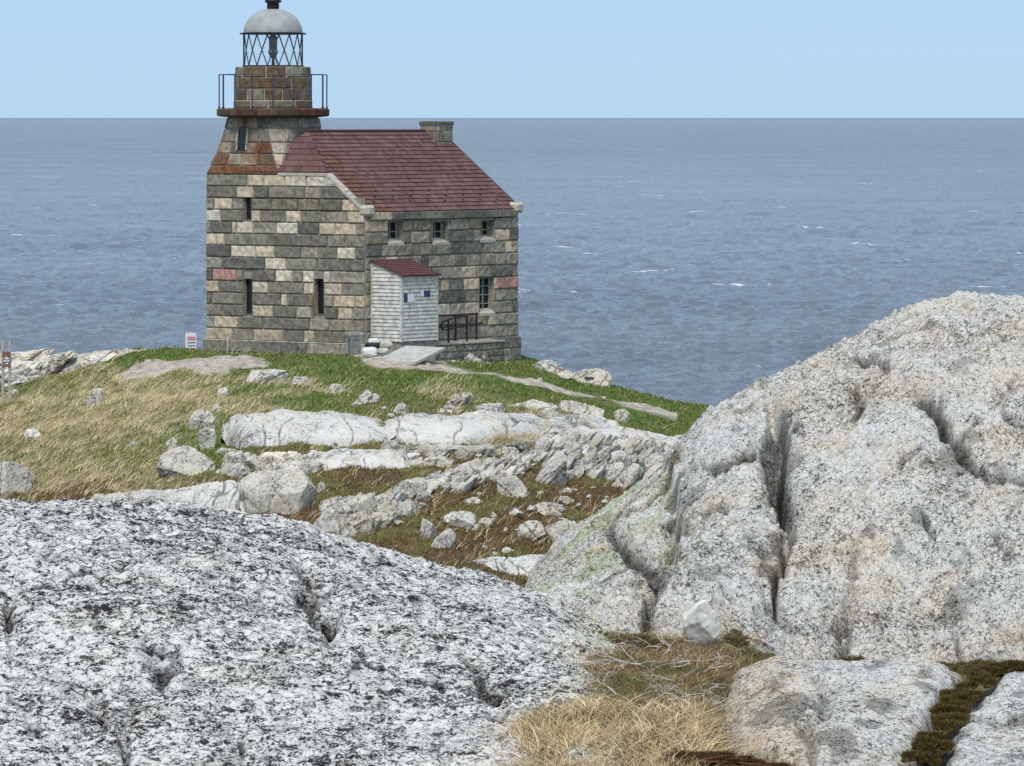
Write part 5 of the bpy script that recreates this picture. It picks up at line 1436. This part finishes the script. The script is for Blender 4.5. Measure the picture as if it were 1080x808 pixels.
def cushion(name, label, pts, seed, cols, n, hgt=.05, Lb=(.008, .026)):
    """moss: a lumpy mat with short tufts; pts = list of (px, Y, radius_m, z or None)"""
    rs_ = np.random.default_rng(seed); Vs_, Fs_, Cs_ = [], [], []; k = 0
    for (px, Y, r, z) in pts:
        X = (px - CX) / F * Y
        if z is None: z = float(ground_z(np.array([X]), np.array([Y]))[0])
        else: z = CAMZ - (z - HY) / F * Y
        V, Fc = ICO[3]; V = V * np.array((r, r * 1.2, hgt)); V = V + (1.3 * fbm(V[:, 0] * 24 + k, V[:, 1] * 24, 2.0, 3) * hgt)[:, None] * np.array((.6, .6, 1.0))
        c = np.array(cols[0]) * (1 + .5 * fbm(V[:, 0] * 40 + k, V[:, 1] * 40, 1.0, 2))[:, None]
        Vs_.append(V + np.array((X, Y, z))); Fs_.append(Fc + k); Cs_.append(c); k += len(V)
        m_ = int(n * (r / .1) ** 1.3); a = rs_.uniform(0, 6.28, m_); rr = r * np.sqrt(rs_.random(m_)) * .98
        bx, by = rr * np.cos(a), rr * np.sin(a) * 1.2; bz = hgt * np.sqrt(np.clip(1 - (rr / r) ** 2, 0, 1))
        V, Fq, C = blades("m", np.stack([X + bx, Y + by, z + bz - .004], 1), rs_.uniform(*Lb, m_), rs_.uniform(.002, .005, m_), rs_.normal(0, .6, (m_, 2)), np.array(cols)[rs_.integers(0, len(cols), m_)] * rs_.uniform(.5, 1.4, m_)[:, None], None, 1, seed)
        Fs2 = np.concatenate([Fq[:, [0, 1, 2]], Fq[:, [0, 2, 3]]]) + k
        Vs_.append(V); Fs_.append(Fs2); Cs_.append(C); k += len(V)
    tag(mesh_np(name, np.concatenate(Vs_), np.concatenate(Fs_), M['blade'], col=np.concatenate(Cs_), smooth=False), label, "moss", kind='stuff')
rm = random.Random(77)
def mat_pts(line, n, r, jit, sink=5):
    """patches strewn along a line of (px, row, depth)"""
    out = []
    for _ in range(n):
        t = rm.random() * (len(line) - 1); a, b, f = line[int(t)], line[int(t) + 1], t - int(t)
        out.append((a[0] + (b[0] - a[0]) * f + rm.gauss(0, jit), a[2] + (b[2] - a[2]) * f, r * rm.uniform(.6, 1.3), a[1] + (b[1] - a[1]) * f + sink + rm.gauss(0, 2)))
    return out
cushion("moss", "olive brown moss filling the cleft of the bottom right slab", mat_pts([(972, 800, 20.95), (982, 780, 21.2), (995, 760, 21.45), (1006, 742, 21.7), (1020, 724, 21.95), (1034, 706, 22.2), (1060, 700, 22.32), (1095, 702, 22.35)], 90, .034, 7), 5, [(.085, .065, .018), (.12, .085, .02), (.07, .06, .02), (.10, .055, .02)], 2600, .010, (.010, .032))
cushion("moss", "rusty red moss cushion at the bottom edge between the near rocks", mat_pts([(715, 806, 18.9), (745, 800, 19.0), (790, 812, 18.8), (830, 820, 18.7)], 50, .035, 14, 0), 6, [(.085, .032, .012), (.07, .04, .015), (.10, .05, .018)], 2600, .008, (.010, .035))
cushion("moss", "dark brown moss and heather along the seam under the right rock mass", [(rm.uniform(610, 700), rm.uniform(23.2, 23.75), rm.uniform(.025, .05), None) for _ in range(36)] + [(rm.uniform(770, 1100), rm.uniform(23.3, 23.95), rm.uniform(.02, .05), None) for _ in range(120)], 7, [(.07, .055, .02), (.10, .08, .03), (.09, .05, .02), (.12, .11, .04)], 900, .022, (.01, .035))

# dead heather twigs in the hollow: each a small branching stem
def twig(px, Y, length, ang, seed, z=None, thick=.0032):
    rs_ = random.Random(seed); m = MB(); X = (px - CX) / F * Y
    gz = float(ground_z(np.array([X]), np.array([Y]))[0]) + .02 if z is None else CAMZ - (z - HY) / F * Y
    def grow(p, a, el, L_, r, lv):
        pts = [p]; n = 6
        bend = rs_.uniform(-.8, .8)
        for i in range(n):
            a += bend * .5 + rs_.uniform(-.22, .22); el += rs_.uniform(-.25, .2)
            st = L_ / n; p = p + Vector((math.cos(a) * math.cos(el), math.sin(a) * math.cos(el) * .7, math.sin(el))) * st
            pts.append(p)
            if lv < 2 and rs_.random() < .45: grow(p, a + rs_.choice([-1, 1]) * rs_.uniform(.4, 1.0), el + rs_.uniform(-.2, .4), L_ * rs_.uniform(.3, .55), r * .6, lv + 1)
        m.tube(pts, [r * (1 - .7 * i / n) for i in range(n + 1)], 5, np.array((.50, .46, .40)) * rs_.uniform(.5, 1.15))
    grow(Vector((0, 0, 0)), ang, rs_.uniform(.05, .45), length, thick, 0)
    o = m.build("dead_twig", M['twig']); o.location = (X, Y, gz)
    tag(o, "bleached dead heather twig in the tangle between the near rocks", "twig", "dead twigs tangled in the hollow")
rt = random.Random(9)
for i in range(46):
    px = rt.gauss(690, 42); Y = rt.uniform(20.6, 23.4); twig(px, Y, rt.uniform(.08, .26), rt.uniform(-.9, .9) + rt.choice([0, math.pi]), 900 + i, thick=rt.uniform(.0016, .0034))
for i in range(8): twig(rt.uniform(640, 672), rt.uniform(21.6, 22.6), .14, rt.uniform(1.8, 3.6), 960 + i, thick=.002)
for i in range(12): twig(rt.uniform(742, 766), rt.uniform(20.6, 21.3), .10, rt.uniform(0, .9), 980 + i, thick=.0034)
for i in range(5): twig(rt.uniform(770, 810), rt.uniform(23.5, 24.2), .12, rt.uniform(0, 3.0), 995 + i)
